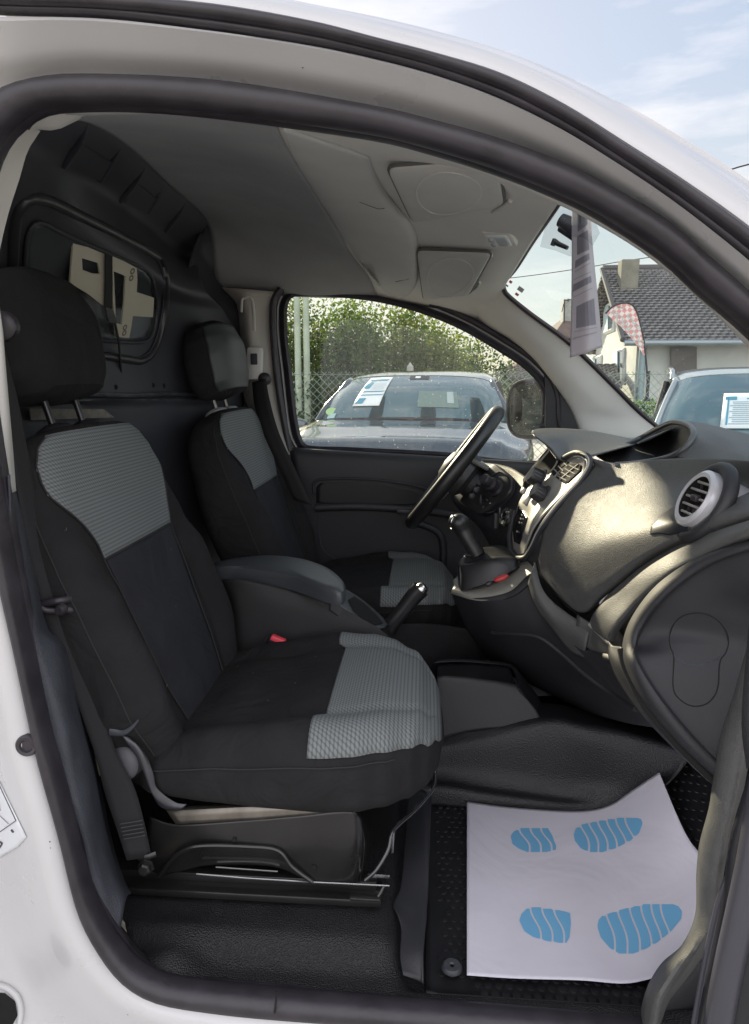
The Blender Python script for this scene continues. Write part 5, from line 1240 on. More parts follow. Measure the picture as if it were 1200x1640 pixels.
# price sheet hanging behind the windscreen, seen from its back against the light
def sheetmat(name, c):
    M = bpy.data.materials.new(name); M.use_nodes = True; t = M.node_tree; t.nodes.clear()
    o = N(t,'ShaderNodeOutputMaterial'); d = N(t,'ShaderNodeBsdfDiffuse'); l = N(t,'ShaderNodeBsdfTranslucent'); m_ = N(t,'ShaderNodeMixShader'); m_.inputs[0].default_value = .5
    d.inputs[0].default_value = (*c, 1); l.inputs[0].default_value = (*c, 1)
    t.links.new(d.outputs[0], m_.inputs[1]); t.links.new(l.outputs[0], m_.inputs[2]); t.links.new(m_.outputs[0], o.inputs[0]); return M
SH, SHD, SHM = sheetmat('backlit_paper', (.60,.57,.60)), sheetmat('backlit_print', (.33,.32,.36)), sheetmat('backlit_print_pale', (.44,.42,.46))
sh = MB().patch([[(916,312,.46),(916,400,.50),(915,500,.50),(913,573,.49)], [(930,312,.42),(937,400,.46),(942,500,.465),(942,564,.46)], [(944,318,.44),(950,400,.47),(960,500,.48),(965,556,.48)]], 40, 16)
sh = sh.build('price_sheet', SH, None, solid=.0005, offset=0)
tag(sh, 'long curved printed sheet seen from behind, hanging at the top of the windscreen', 'price sheet')
TSh = bvh(sh)
C5 = lambda x, y: (780+x/2.857, 300+y/2.857)
mb = MB(); mb2 = MB()
def shq(q, b, off=.0012):
    c_ = [C5(*p) for p in q]; rows = []
    for i in range(7):
        v = i/6; r_ = []
        for j in range(7):
            u = j/6
            x = (c_[0][0]*(1-u)+c_[1][0]*u)*(1-v)+(c_[3][0]*(1-u)+c_[2][0]*u)*v; y = (c_[0][1]*(1-u)+c_[1][1]*u)*(1-v)+(c_[3][1]*(1-u)+c_[2][1]*u)*v
            h = hit(TSh, x, y, off); r_.append(h)
        if all(r_): rows.append(r_)
    if len(rows) > 1: b.grid(rows)
for q in ([(418,100),(452,85),(458,170),(418,205)], [(415,225),(458,195),(466,285),(415,310)], [(408,335),(466,300),(468,330),(405,372)], [(398,445),(474,405),(477,435),(394,480)], [(412,545),(488,508),(497,628),(410,645)]): shq(q, mb)
for q in ([(405,385),(470,345),(470,350),(405,390)], [(400,420),(474,385),(474,389),(400,425)], [(400,500),(480,460),(480,464),(400,505)], [(395,690),(500,660),(500,666),(395,697)], [(400,660),(500,640),(500,643),(400,664)]): shq(q, mb2)
mb.each('printed_block', SHD, sh, smooth=False); mb2.each('printed_line', SHM, sh, smooth=False)
# ============================================================ OUTSIDE
CARD = mat('dark_metallic_paint', (.075, .092, .11), .16, metal=.35, coat=1.0)
CARS = mat('silver_paint', (.42, .44, .45), .2, metal=.4, coat=1.0)
CARW = mat('car_white_paint', (.75, .76, .77), .22, coat=1.0)
CGL = mat('sky_teal_car_glass', (.075, .13, .145), .02, coat=1.0, spec=1.0)  # teal base colour stands in for sky and haze reflected in the glass
CHROME = mat('chrome', (.75, .75, .75), .08, metal=1)
TYRE = mat('tyre', (.02, .02, .02), .8)
LAMPG = mat('headlamp_glass', (.5, .52, .52), .05, coat=1.0, spec=1)
SHEETM = mat('price_sheet_paper', (.72, .76, .76), .6); SHB = mat('price_sheet_print', (.10, .30, .40), .6); SHL = mat('price_sheet_grey', (.28, .38, .42), .6)
def yk(tab, y): return ip(tab, y)
def car(name, loc, rz, paint, label, rails=False, sc=1.0, hi=0):
    c = empty(name, loc, label, 'car', rz=rz, local=True); c.scale = (sc, sc, sc)
    HWt = [(0,.55),(.12,.74),(.4,.86),(.9,.90),(3.2,.90),(3.9,.84),(4.2,.70)]
    BLt = [(0,.62),(.1,.74),(.35,.84),(.9,.90),(1.25,.95),(2.2,.985),(3.6,1.03),(4.2,.98)]
    CZt = [(0,.64),(.1,.80),(.35,.94),(.9,1.01),(1.22,1.045),(1.3,1.03),(4.2,1.02)]
    BLt = [(y, z+hi*min(1, y*3+.2)) for y, z in BLt]; CZt = [(y, z+hi*min(1, y*3+.2)) for y, z in CZt]
    rows = []
    for i in range(61):
        y = 4.2*i/60; w_, b, cz = yk(HWt, y), yk(BLt, y), yk(CZt, y)
        half = [(w_*.93,.22),(w_*.99,.40),(w_*1.0,.60),(w_*.985,b-.10),(w_*.96,b-.02),(w_*.90,b+.022),(w_*.82,b+(cz-b)*.45),(w_*.76,b+(cz-b)*.72+.012),(w_*.60,b+(cz-b)*.86),(w_*.3,b+(cz-b)*.97),(0,cz)]
        hf = cr([Vector((x, y, z)) for x, z in half], 26)
        rows.append(hf+[Vector((-p.x, p.y, p.z)) for p in hf[-2::-1]])
    bd = MB().grid(rows)
    bd.add(rows[0], [tuple(range(len(rows[0])))]); bd.add(rows[-1], [tuple(range(len(rows[-1])))])
    body_ = bd.build('body', paint, c)
    # greenhouse: roof with a windscreen in front
    base = [(1.16,.0,1.045),(1.20,.35,1.035),(1.30,.60,1.02),(1.42,.72,1.0)]
    base = [(y, x, z+hi) for y, x, z in base]
    top = [(1.80,.0,1.515),(1.82,.30,1.508),(1.86,.48,1.488),(1.92,.575,1.455)]
    def full(pts, n=25):
        h_ = cr([Vector((x, y, z)) for y, x, z in pts], n); return [Vector((-p.x, p.y, p.z)) for p in h_[::-1]][:-1]+h_
    B0, T0 = full(base), full(top)
    wsr = [[a.lerp(b, t)+Vector((0, -.05*math.sin(math.pi*t), .03*math.sin(math.pi*t))) for a, b in zip(B0, T0)] for t in [i/10 for i in range(11)]]
    g = MB().grid([[p+Vector((0,0,0)) for p in r] for r in wsr]).build('windscreen', CGL, c)
    mbb = MB().grid([[p+Vector((0,-.006,.002)) for p in B0], [a.lerp(b, .035)+Vector((0,-.012,.004)) for a, b in zip(B0, T0)]])
    mbb.build('windscreen_edge', RUBBER, g)
    rr = [T0]
    for y, hw, z, ez in ((2.1,.60,1.555,1.47),(2.6,.61,1.575,1.48),(3.1,.60,1.565,1.47),(3.6,.57,1.53,1.43),(3.8,.53,1.49,1.39)):
        h_ = cr([Vector((0,y,z)), Vector((hw*.5,y,z-.008)), Vector((hw*.85,y,z-.035)), Vector((hw*.97,y,ez+.01)), Vector((hw*1.0,y,ez-.03))], 25); rr.append([Vector((-p.x,p.y,p.z)) for p in h_[::-1]][:-1]+h_)
    rr[0] = [p+Vector((0,0,.004)) for p in rr[0]]
    rf = MB().grid([cr([r[j] for r in rr], 24) for j in range(len(rr[0]))]).build('roof', paint, c)
    MB().add([(-.70,3.9,1.02),(.70,3.9,1.02),(.5,3.78,1.40),(-.5,3.78,1.40)], [(0,1,2,3)]).build('rear_window', CGL, c)
    for s in (-1, 1):
        MB().tube([(s*.735,1.38,.995+hi),(s*.69,1.55,1.16+hi*.7),(s*.625,1.76,1.35),(s*.582,1.94,1.458),(s*.60,2.3,1.475)], lambda t: .034-.008*t, n=12, samp=30, flat=.7).build('windscreen_pillar', paint, rf)
        gl = [(s*.745,1.50,.985),(s*.60,1.97,1.445),(s*.62,2.5,1.465),(s*.61,3.1,1.45),(s*.58,3.6,1.40),(s*.74,3.8,1.03),(s*.80,2.6,1.0)]
        MB().add(gl, [tuple(range(7))]).build('side_window', CGL, c, smooth=False)
        MB().tube([(s*.79,1.55,.985),(s*.82,2.5,1.0),(s*.77,3.75,1.04)], .010, n=8, samp=20).build('window_trim', CHROME, body_)
        MB().tube([(s*.715,2.52,1.0),(s*.625,2.50,1.46)], .03, n=8).build('door_pillar', RUBBER, rf)
        m_ = MB().ell((s*.955,1.58,1.03), (.105,.07,.075), n=14, p=.8).tube([(s*.80,1.6,.97),(s*.90,1.6,.99)], .022, n=8).build('mirror', paint if not rails else RUBBER, c)
        MB().ell((s*.955,1.60,1.03), (.09,.062,.06), n=10, p=.8).build('mirror_glass', MG, m_)
        hl_ = MB().patch([[(s*.86,.46,.78) if 0 else Vector((s*.86,.46,.80)), Vector((s*.80,.26,.80)), Vector((s*.62,.10,.77))], [Vector((s*.87,.50,.74)), Vector((s*.81,.24,.72)), Vector((s*.60,.07,.71))], [Vector((s*.865,.46,.68)), Vector((s*.81,.24,.66)), Vector((s*.62,.08,.67))]], 12, 10)
        hl_.build('headlight', LAMPG, c, solid=.02)
        for y in (.78, 3.4):
            tw = MB().lathe([(.20,-.10),(.30,-.11),(.33,-.07),(.33,.07),(.30,.11),(.20,.10)], (s*.80,y,.33), (1,0,0), 28).build('wheel', TYRE, c)
            MB().lathe([(.0001,s*.09),(.05,s*.095),(.19,s*.08),(.205,s*.10),(.21,s*.09)], (s*.80,y,.33), (1,0,0), 24).build('rim', CHROME, tw)
        if rails:
            MB().tube([(s*.60,2.05,1.475),(s*.60,2.12,1.535),(s*.60,2.6,1.56),(s*.60,3.2,1.55),(s*.59,3.35,1.49)], .017, n=10, samp=40).build('roof_rail', CARS, rf)
    MB().box((0,.03,.52), (.95,.05,.20), None, .02).build('grille', RUBBER, body_)
    MB().box((0,.0,.40), (.52,.015,.11), None, .004).build('number_plate', CARW, body_)
    mb = MB()
    mb.tube([(-.72,1.36,1.01),(-.1,1.22,1.055),(.05,1.25,1.05)], .008, n=6, samp=14).tube([(.05,1.24,1.05),(.6,1.30,1.03)], .008, n=6, samp=10).build('wiper', RUBBER, c)
    tk = BVHTree.FromPolygons([v.co for v in g.data.vertices], [tuple(p.vertices) for p in g.data.polygons])
    return c, g, wsr
def on_ws(wsr, u, t, off=.012):
    """a point on the windscreen, u across -1..1, t up 0..1"""
    k = len(wsr)-1; n_ = len(wsr[0])-1
    i = min(k-1, int(t*k)); f = t*k-i; j = (u+1)/2*n_; jj = min(n_-1, int(j)); g_ = j-jj
    a = wsr[i][jj].lerp(wsr[i][jj+1], g_); b = wsr[i+1][jj].lerp(wsr[i+1][jj+1], g_)
    return a.lerp(b, f)+Vector((0,-off,off*.6))
def ws_quad(wsr, u0, u1, t0, t1, mb, off=.012, sh_=0):
    mb.grid([[on_ws(wsr, u0+(u1-u0)*j/6+sh_*(i/6), t0+(t1-t0)*i/6, off) for j in range(7)] for i in range(7)])
GZ = -.08
# dark car facing the van
pdk = Zp(655, 683, .985)
Dk = (pdk.y+.86)
ax = R(-6)
off_l = Matrix.Rotation(ax, 3, 'Z') @ Vector((0, 1.16, 0))
locA = Vector((pdk.x, pdk.y, 0))-off_l; locA.z = GZ
cA, gA, wA = car('parked_car', locA, ax, CARD, 'dark blue grey car parked nose to the van, price sheet behind its windscreen', hi=.085)
cA.scale = (1.22, 1, 1)
def sheet_on(carobj, wsr, u0, u1, t0, t1, label, kind, sh_=0):
    mb = MB(); ws_quad(wsr, u0, u1, t0, t1, mb, .010, sh_)
    o = mb.build('price_sheet', SHEETM, None, solid=.001, offset=0); M_ = Matrix.Translation(carobj.location) @ Matrix.Rotation(carobj.rotation_euler.z, 4, 'Z') @ Matrix.Diagonal((*carobj.scale, 1)); o.matrix_world = M_
    tag(o, label, 'price sheet')
    U = lambda a: u0+(u1-u0)*a; T = lambda a: t0+(t1-t0)*a
    mb = MB(); mc_ = MB()
    def qd(b, a0, a1, b0, b1): ws_quad(wsr, U(a0), U(a1), T(b0), T(b1), b, .014, sh_)
    if kind == 'portrait':
        qd(mb, .08,.92,.84,.92); qd(mb, .05,.32,.54,.76); qd(mb, .03,.97,.42,.45); qd(mb, .03,.97,.31,.335); qd(mb, .06,.34,.06,.22); qd(mb,.05,.32,.78,.80)
        for k in range(7): qd(mc_, .40,.92,.50+.04*k,.507+.04*k)
    else:
        qd(mb, .05,.3,.78,.88)
        for k in range(12): qd(mc_, .22 if k % 3 else .16,.9,.10+.055*k,.117+.055*k)
        qd(mb, .10,.14,.08,.85); qd(mb,.5,.93,.80,.83)
    for b, n_, m_ in ((mb,'printed_block',SHB),(mc_,'printed_line',SHL)):
        for q in b.each(n_, m_, None, smooth=False): q.parent = o
    return o
sheet_on(cA, wA, -.57, -.29, .24, .93, 'upright price sheet with blue blocks behind the dark car windscreen', 'portrait', .02)
mb = MB(); 
for j in range(0, 1): ws_quad(wA, -.08, .14, .88, 1.0, mb, .006, 0)
mb.build('camera_housing', RUBBER, gA)
mb = MB(); ws_quad(wA, -.015, .045, .90, .96, mb, .009); mb.build('camera_window', SHEETM, gA)
mb = MB(); ws_quad(wA, .28-.22, .28+.16, .22, .55, mb, .005); mb.build('rear_window_glimpse', mat('see_through_green', (.16,.22,.20), .2), gA)
mb = MB(); ws_quad(wA, .33, .40, .30, .54, mb, .007); mb.build('far_sheet_glimpse', mat('see_through_pale', (.34,.42,.42), .3), gA)
mb = MB()
for u, r in ((.16,.13),(.62,.15),(-.3,.12)):
    mb.grid([[on_ws(wA, u+r*(j/6-.5)*(1-.35*(i/6)**2), .04+.40*i/6, .004) for j in range(7)] for i in range(7)])
mb.build('seat_outline', mat('seat_seen_through_glass', (.02,.035,.04), .25), gA)
mb = MB(); c0 = on_ws(wA, -.83, .16, .012); mb.lathe([(.0001,0),(.045,0),(.045,-.002)], c0, (0,-.6,.5), 20); mb.build('round_sticker', mat('green_sticker', (.30,.48,.22), .5), gA)
mb = MB(); ws_quad(wA, -.86, -.74, .03, .12, mb, .008); mb.build('paper_tag', mat('paper_tag', (.35,.5,.52), .5), gA)
tube('bonnet_line', [Vector((-.62,.15,.86)), Vector((-.66,.5,.955)), Vector((-.64,1.0,1.01))], .004, RUBBER, bpy.data.objects[cA.children[0].name], n=6, samp=20)
tube('bonnet_line', [Vector((.62,.15,.86)), Vector((.66,.5,.955)), Vector((.64,1.0,1.01))], .004, RUBBER, bpy.data.objects[cA.children[0].name], n=6, samp=20)
# silver car with roof rails
bx = R(-17)
pb = Zp(1030, 693, 1.0-.02)
offb = Matrix.Rotation(bx, 3, 'Z') @ Vector((-.76, 1.34, 0))
pb = P(1034, 700, 3.9)
locB = Vector((pb.x, pb.y, 0))-offb; locB.z = GZ-.0
cB, gB, wB = car('parked_car', locB, bx, CARS, 'silver car with roof rails in front of the house, green sticker on its windscreen', rails=True)
sheet_on(cB, wB, -.40, -.02, .22, .66, 'wide printed price sheet behind the silver car windscreen', 'land')
mb = MB().lathe([(.0001,0),(.04,0),(.04,-.002)], on_ws(wB, -.80, .22, .012), (0,-.6,.5), 24); mb.build('round_sticker', mat('yellow_green_sticker', (.55,.62,.18), .5), gB)
mb = MB(); ws_quad(wB, -.84, -.74, .05, .12, mb, .010); mb.build('torn_paper', SHEETM, gB)
# white car at the left edge of the driver window
pw = P(470, 690, 6.0)
cC, gC, wC = car('parked_car', Vector((pw.x-1.05, pw.y-1.3, GZ)), R(6), CARW, 'white car partly hidden at the left edge of the driver window')
# --- fence
fn = empty('chain_link_fence', (2, 9.5, GZ), 'grey green chain link fence running behind the parked cars', 'fence')
WIRE = mat('galvanised_wire', (.23, .29, .25), .5, metal=.3)
FY, FZ0, FZ1 = 9.5, -.05, 1.52
mb = MB(); st_ = .115; x = -6.0
H_ = FZ1-FZ0
def wire(mb, a, b, r=.0042):
    a, b = Vector(a), Vector(b); t = (b-a).normalized(); u = t.orthogonal().normalized(); v = t.cross(u)
    mb.grid([[p+(u*math.cos(q*2.0944)+v*math.sin(q*2.0944))*r for q in range(3)] for p in (a, b)], cu=True)
while x < 13:
    wire(mb, (x, FY, FZ0), (x+H_, FY, FZ1)); wire(mb, (x+H_, FY+.006, FZ0), (x, FY+.006, FZ1)); x += st_
for z in (FZ1-.04, .75, .0): wire(mb, (-6, FY-.008, z), (14, FY-.008, z), .005)
mb.build('wire_mesh', WIRE, fn, smooth=False)
CONC = mat('concrete', (.33, .32, .29), .85, grain=('n', 40, .5, .01), vary=.15, vscale=6)
for px_ in (657, 1290): 
    b = P(px_, 600, FY+.08)
    MB().box((b.x, FY+.08, .76), (.10,.10,1.66), None, .01).lathe([(.071,1.59),(.0001,1.66)], (b.x, FY+.08, 0), (0,0,1), 4).build('fence_post', CONC, fn, smooth=False)
for px_ in (478, 492):
    b = P(px_, 600, 10.6)
    o = MB().tube([(b.x, b.y, GZ), (b.x, b.y, 5.2)], lambda t: .058-.015*t, n=12).build('pole_glare_shaft', mat('pole_and_glare_pale', (.36,.42,.33), .8, vary=.15), None)  # one of the two shafts stands in for a streak of glare
    MB().tube([(b.x-.2,b.y,4.9),(b.x+.2,b.y,4.9)], .02, n=6).build('cross_arm', DMETAL, o)
    tag(o, 'pale slim upright, left one of a pole and glare pair seen through the driver window' if px_ == 478 else 'pale slim upright, right one of a pole and glare pair seen through the driver window', 'pole', 'pale pole and glare behind the fence')
# --- trees behind the fence
LEAFS = []
for i, (c, v) in enumerate((((.055,.10,.022),.35), ((.085,.125,.025),.3), ((.03,.055,.022),.3), ((.12,.14,.035),.25))):
    M_ = mat('leaf_%d' % i, c, .55, vary=v, vscale=2.5); b = M_.node_tree.nodes['Principled BSDF']
    b.inputs['Transmission Weight'].default_value = 0
    t = M_.node_tree; tl_ = N(t, 'ShaderNodeBsdfTranslucent'); tl_.inputs[0].default_value = (c[0]*2.4, c[1]*2.4, c[2]*1.6, 1); ms = N(t, 'ShaderNodeMixShader'); ms.inputs[0].default_value = .5
    oo_ = [n for n in t.nodes if n.type == 'OUTPUT_MATERIAL'][0]; t.links.new(b.outputs[0], ms.inputs[1]); t.links.new(tl_.outputs[0], ms.inputs[2]); t.links.new(ms.outputs[0], oo_.inputs[0])
    LEAFS.append(M_)
BARK = mat('bark', (.10,.085,.06), .9, grain=('n', 40, .6, .01))
def tree(name, x, y, h, rad, nl, mats_, label, lowc=.12, size=.062, cat='tree', group='tall bushy trees behind the fence', droop=.5, stems=7, zb=GZ):
    root = empty(name, (x, y, zb), label, cat, group, local=True)
    tr_ = MB(); tips = []
    for k in range(stems):
        a = random.uniform(0, 6.28); r = random.uniform(.25, .95)*rad
        e = Vector((math.cos(a)*r, math.sin(a)*r*.7, h*random.uniform(.72, 1.02)*(1-.25*(r/rad)**2)))
        pts_ = [Vector((math.cos(a)*.05, math.sin(a)*.05, 0)), Vector((e.x*.35, e.y*.35, h*.35)), Vector((e.x*.8, e.y*.8, e.z*.7)), e]
        tr_.tube(pts_, lambda t: (.035 if stems > 4 else .07)*(1-.85*t), n=6, samp=10); tips.append(pts_)
    tr_.build('trunk', BARK, root)
    lf = MB(); ncl = nl//22
    for c_ in range(ncl):
        p_ = random.choice(tips); s = random.random()**.8; s = lowc+(1-lowc)*s
        q = cr(p_, 12)[min(11, int(s*11.99))]
        ctr = q+Vector((random.gauss(0, rad*.22), random.gauss(0, rad*.16), random.gauss(0, .12)))
        cm = random.choice(range(len(mats_))); cs = random.uniform(.08, .2)
        for l in range(22):
            p0 = ctr+Vector((random.gauss(0, cs), random.gauss(0, cs), random.gauss(0, cs*1.3)))
            d = Vector((random.gauss(0,1), random.gauss(0,1), random.gauss(-droop,.8))).normalized()
            w_ = d.cross(Vector((random.gauss(0,1), random.gauss(0,1), random.gauss(0,1)))).normalized()
            L_ = size*random.uniform(.6, 1.5); wd = L_*.30
            lf.add([p0, p0+d*L_*.5+w_*wd, p0+d*L_, p0+d*L_*.5-w_*wd], [(0,1,2,3)], cm)
    lf.build('crown', mats_, root, smooth=False, recalc=False)
    return root
specs = [(465, 12.3, 3.15, .95, 'leafy tree behind the fence, beside the two pale uprights', [0,2,3]), (512, 12.0, 3.0, .9, 'leafy tree behind the fence with bright sky breaking through its top', [0,2,1]),
  (560, 12.4, 3.1, .9, 'dense leafy tree behind the fence, third from the pale uprights', [0,1,2]), (608, 12.0, 3.2, .9, 'tallest leafy tree behind the fence above the dark car roof edge', [0,1]),
  (655, 12.3, 3.05, .9, 'leafy tree behind the concrete fence post tip', [1,3,0]), (695, 12.0, 2.75, .75, 'yellow green leafy tree above the middle of the dark car roof', [1,3]), (728, 12.6, 2.6, .6, 'yellow green leafy tree beside the dark rightmost tree', [1,0,3])]
for px_, y, h, r, lb, mi_ in specs:
    b = P(px_, 600, y); tree('leafy_tree', b.x, y, h, r, 9500, [LEAFS[k] for k in mi_], lb)
b = P(768, 600, 13.2); tree('dark_tree', b.x, 13.2, 2.45, .45, 5200, [LEAFS[2]], 'dark green tree at the right end of the row, next to the tiled roof', group=None)
b = P(838, 600, 40); tree('round_tree', b.x, 40, 3.3, 1.6, 2600, [LEAFS[2], LEAFS[0]], 'small far dark bush rising left of the tiled outbuilding roof', size=.16, group=None)
b = P(350, 600, 12.3); tree('leafy_tree', b.x, 12.3, 3.1, 1.2, 5000, [LEAFS[0], LEAFS[2]], 'leafy tree mostly hidden by the van, left of the pale uprights')
for px_, y in ((-60, 12), (180, 12.5)):
    b = P(px_, 600, y); tree('leafy_tree', b.x, y, 3.0, 1.3, 3500, [LEAFS[0], LEAFS[2]], 'leafy tree beyond the driver door, %s' % ('farthest to the left, hidden by the van' if px_ < 0 else 'second to the left, hidden by the van'))
# dark undergrowth behind the fence mesh
ug = MB()
for i in range(9000):
    p0 = Vector((random.uniform(-3.4, P(790,600,11).x), random.uniform(10.4, 11.8), random.uniform(-.05, 1.35))); d = Vector((random.gauss(0,1), random.gauss(0,1), random.gauss(.2,1))).normalized(); w_ = d.orthogonal().normalized(); L_ = random.uniform(.06,.16)
    ug.add([p0, p0+d*L_*.5+w_*L_*.25, p0+d*L_, p0+d*L_*.5-w_*L_*.25], [(0,1,2,3)])
tag(ug.build('undergrowth', LEAFS[2], None, smooth=False, recalc=False), 'dense dark undergrowth filling the ground behind the fence', 'undergrowth', kind='stuff')
# clipped hedge by the house
hb_ = P(985, 640, 14.6); he = P(1060, 640, 14.6)
hg = MB()
for i in range(9000):
    p0 = Vector((random.uniform(hb_.x-.5, he.x+3.0), 14.6+random.uniform(-.4,.4), random.uniform(-.05, .98+random.gauss(0,.03)))); d = Vector((random.gauss(0,1), random.gauss(0,1), random.gauss(.3,1))).normalized(); w_ = d.orthogonal().normalized(); L_ = random.uniform(.05,.10)
    hg.add([p0, p0+d*L_*.5+w_*L_*.3, p0+d*L_, p0+d*L_*.5-w_*L_*.3], [(0,1,2,3)])
tag(hg.build('clipped_hedge', LEAFS[0], None, smooth=False, recalc=False), 'low clipped green hedge between the fence and the pale house', 'hedge')
# --- house
def tilemat():
    M_ = mat('roof_tiles', (.10,.09,.085), .8); t = M_.node_tree; b = t.nodes['Principled BSDF']
    uv = N(t,'ShaderNodeUVMap'); br = N(t,'ShaderNodeTexBrick'); br.inputs['Scale'].default_value = 1; br.inputs['Brick Width'].default_value = .19; br.inputs['Row Height'].default_value = .15
    br.inputs['Mortar Size'].default_value = .022; br.inputs['Color1'].default_value = (.23,.22,.21,1); br.inputs['Color2'].default_value = (.165,.16,.155,1); br.inputs['Mortar'].default_value = (.085,.082,.08,1); br.inputs['Mortar Smooth'].default_value = .6
    no = N(t,'ShaderNodeTexNoise'); no.inputs['Scale'].default_value = 1.2; no.inputs['Detail'].default_value = 5; mx_ = N(t,'ShaderNodeMixRGB', blend_type='MULTIPLY'); mx_.inputs[0].default_value = .7
    rp_ = N(t,'ShaderNodeValToRGB'); rp_.color_ramp.elements[0].color = (.55,.5,.5,1); rp_.color_ramp.elements[1].color = (1.6,1.5,1.5,1)
    t.links.new(uv.outputs[0], br.inputs[0]); t.links.new(uv.outputs[0], no.inputs[0]); t.links.new(no.outputs[0], rp_.inputs[0]); t.links.new(br.outputs[0], mx_.inputs[1]); t.links.new(rp_.outputs[0], mx_.inputs[2]); t.links.new(mx_.outputs[0], b.inputs[0])
    bp = N(t,'ShaderNodeBump'); bp.inputs['Strength'].default_value = .8; bp.inputs['Distance'].default_value = .04; bp.invert = True; t.links.new(br.outputs['Fac'], bp.inputs['Height']); t.links.new(bp.outputs[0], b.inputs['Normal'])
    return M_
TILE = tilemat()
WALLM = mat('cream_render', (.52,.51,.47), .9, grain=('n', 60, .4, .01), vary=.08, vscale=1.5); TRIMW = mat('white_window_trim', (.62,.62,.60), .6); SHUT = mat('brown_shutter', (.13,.115,.105), .7)
WINB = mat('house_window_glass', (.10,.12,.13), .08, coat=.5)
def roofquad(a, b, c, d, name, parent, th=.10, wavy=True):
    """a-b eave, d-c ridge; tiles laid in rows with a small step"""
    a, b, c, d = map(Vector, (a, b, c, d)); nrm = (b-a).cross(d-a).normalized()
    if nrm.z < 0: nrm = -nrm
    W = (b-a).length; L_ = (d-a).length; nr = int(L_/.15); nc = int(W/.06); mb = MB(); rows = []; uvs = []
    for i in range(nr+1):
        for k in (0, 1):
            if i == nr and k: break
            v = min(1, (i+(0 if k == 0 else .97))/nr); r_ = []
            for j in range(nc+1):
                u = j/nc; p = a.lerp(b, u).lerp(d.lerp(c, u), v)
                r_.append(p+nrm*((.028 if k == 0 else 0.0)+.012*math.sin(2*math.pi*u*W/.19+ (math.pi if i % 2 else 0)))); uvs.append((u*W, v*L_))
            rows.append(r_)
    o = mb.grid(rows).build(name, TILE, parent, recalc=False, smooth=False)
    uv = o.data.uv_layers.new(name='UVMap')
    for l in o.data.loops: uv.data[l.index].uv = uvs[l.vertex_index]
    md = o.modifiers.new('solid','SOLIDIFY'); md.thickness = th; md.offset = -1 if (rows[0][1]-rows[0][0]).cross(rows[1][0]-rows[0][0]).dot(nrm) > 0 else 1
    return o
HC = P(1020, 560, 17.5); HB = P(955, 560, 23.3)
hx = Vector((1, -.02, 0)).normalized(); eav = P(1031, 545, 17.0).z; 
gdir = (Vector((HB.x, HB.y, 0))-Vector((HC.x, HC.y, 0))); gl_ = gdir.length; gdir.normalize()
house = empty('house', (HC.x+3, HC.y+3, GZ), 'pale rendered house with grey tiled roof and square chimney beyond the silver car', 'house')
c0 = Vector((HC.x, HC.y, GZ)); c1 = c0+gdir*gl_; mid_ = (c0+c1)/2; 
# apex height so that it projects to the photo's row
def zat(pt, py):
    lo, hi = 0, 12
    for _ in range(40):
        m_ = (lo+hi)/2; a = Vector((pt.x, pt.y, m_))-CAM; yy = 820-F*a.dot(UP)/a.dot(FWD)
        if yy > py: lo = m_
        else: hi = m_
    return lo
zap = zat(mid_, 440); h2_ = gl_/2; ez = (zat(c0-gdir*.55, 546)-.12+.55*zap/h2_)/(1+.55/h2_)
# front wall with opening, gable wall
fr_end = c0+hx*13
def V(p, z): return Vector((p.x, p.y, z))
wl_ = MB().plate([[V(c0,GZ), V(fr_end,GZ), V(fr_end,ez), V(c0,ez)]], (0,1,0), .25)
wl_.plate([[V(c0,GZ), V(c0,ez), V(mid_,zap), V(c1,ez), V(c1,GZ)]], (1,0,0), .25)
hw_ = wl_.build('wall', WALLM, house, smooth=False)
ov = .45; down = gdir*-.55; sl_ = (zap-ez)/(gl_/2)
e0 = V(c0+down-hx*ov, ez-.55*sl_+.12); e1 = V(fr_end+down, ez-.55*sl_+.12); r0_ = V(mid_-hx*ov, zap+.12); r1_ = V(mid_+hx*13, zap+.12)
rfh = roofquad(e0, e1, r1_, r0_, 'roof', house)
roofquad(V(c1-down-hx*ov, ez-.55*sl_+.12), V(c1-down+hx*13, ez-.55*sl_+.12), r1_, r0_, 'roof', house)
MB().tube([e0+(r0_-e0)*k/20+Vector((-.02,0,.03)) for k in range(21)], .07, n=8).build('verge_tiles', TILE, rfh)
MB().tube([r0_+Vector((0,0,.05)), r1_+Vector((0,0,.05))], .10, n=8).build('ridge_tiles', TILE, rfh)
MB().tube([e0+Vector((0,-.06,-.05)), e1+Vector((0,-.06,-.05))], .07, n=10).build('gutter', mat('zinc', (.28,.31,.32), .4, metal=.6), house)
MB().tube([V(c0,ez)+Vector((.12,-.10,-.1)), V(c0,GZ)+Vector((.12,-.10,0))], .09, n=10).build('downpipe', mat('zinc_pipe', (.26,.32,.33), .4, metal=.4), house)
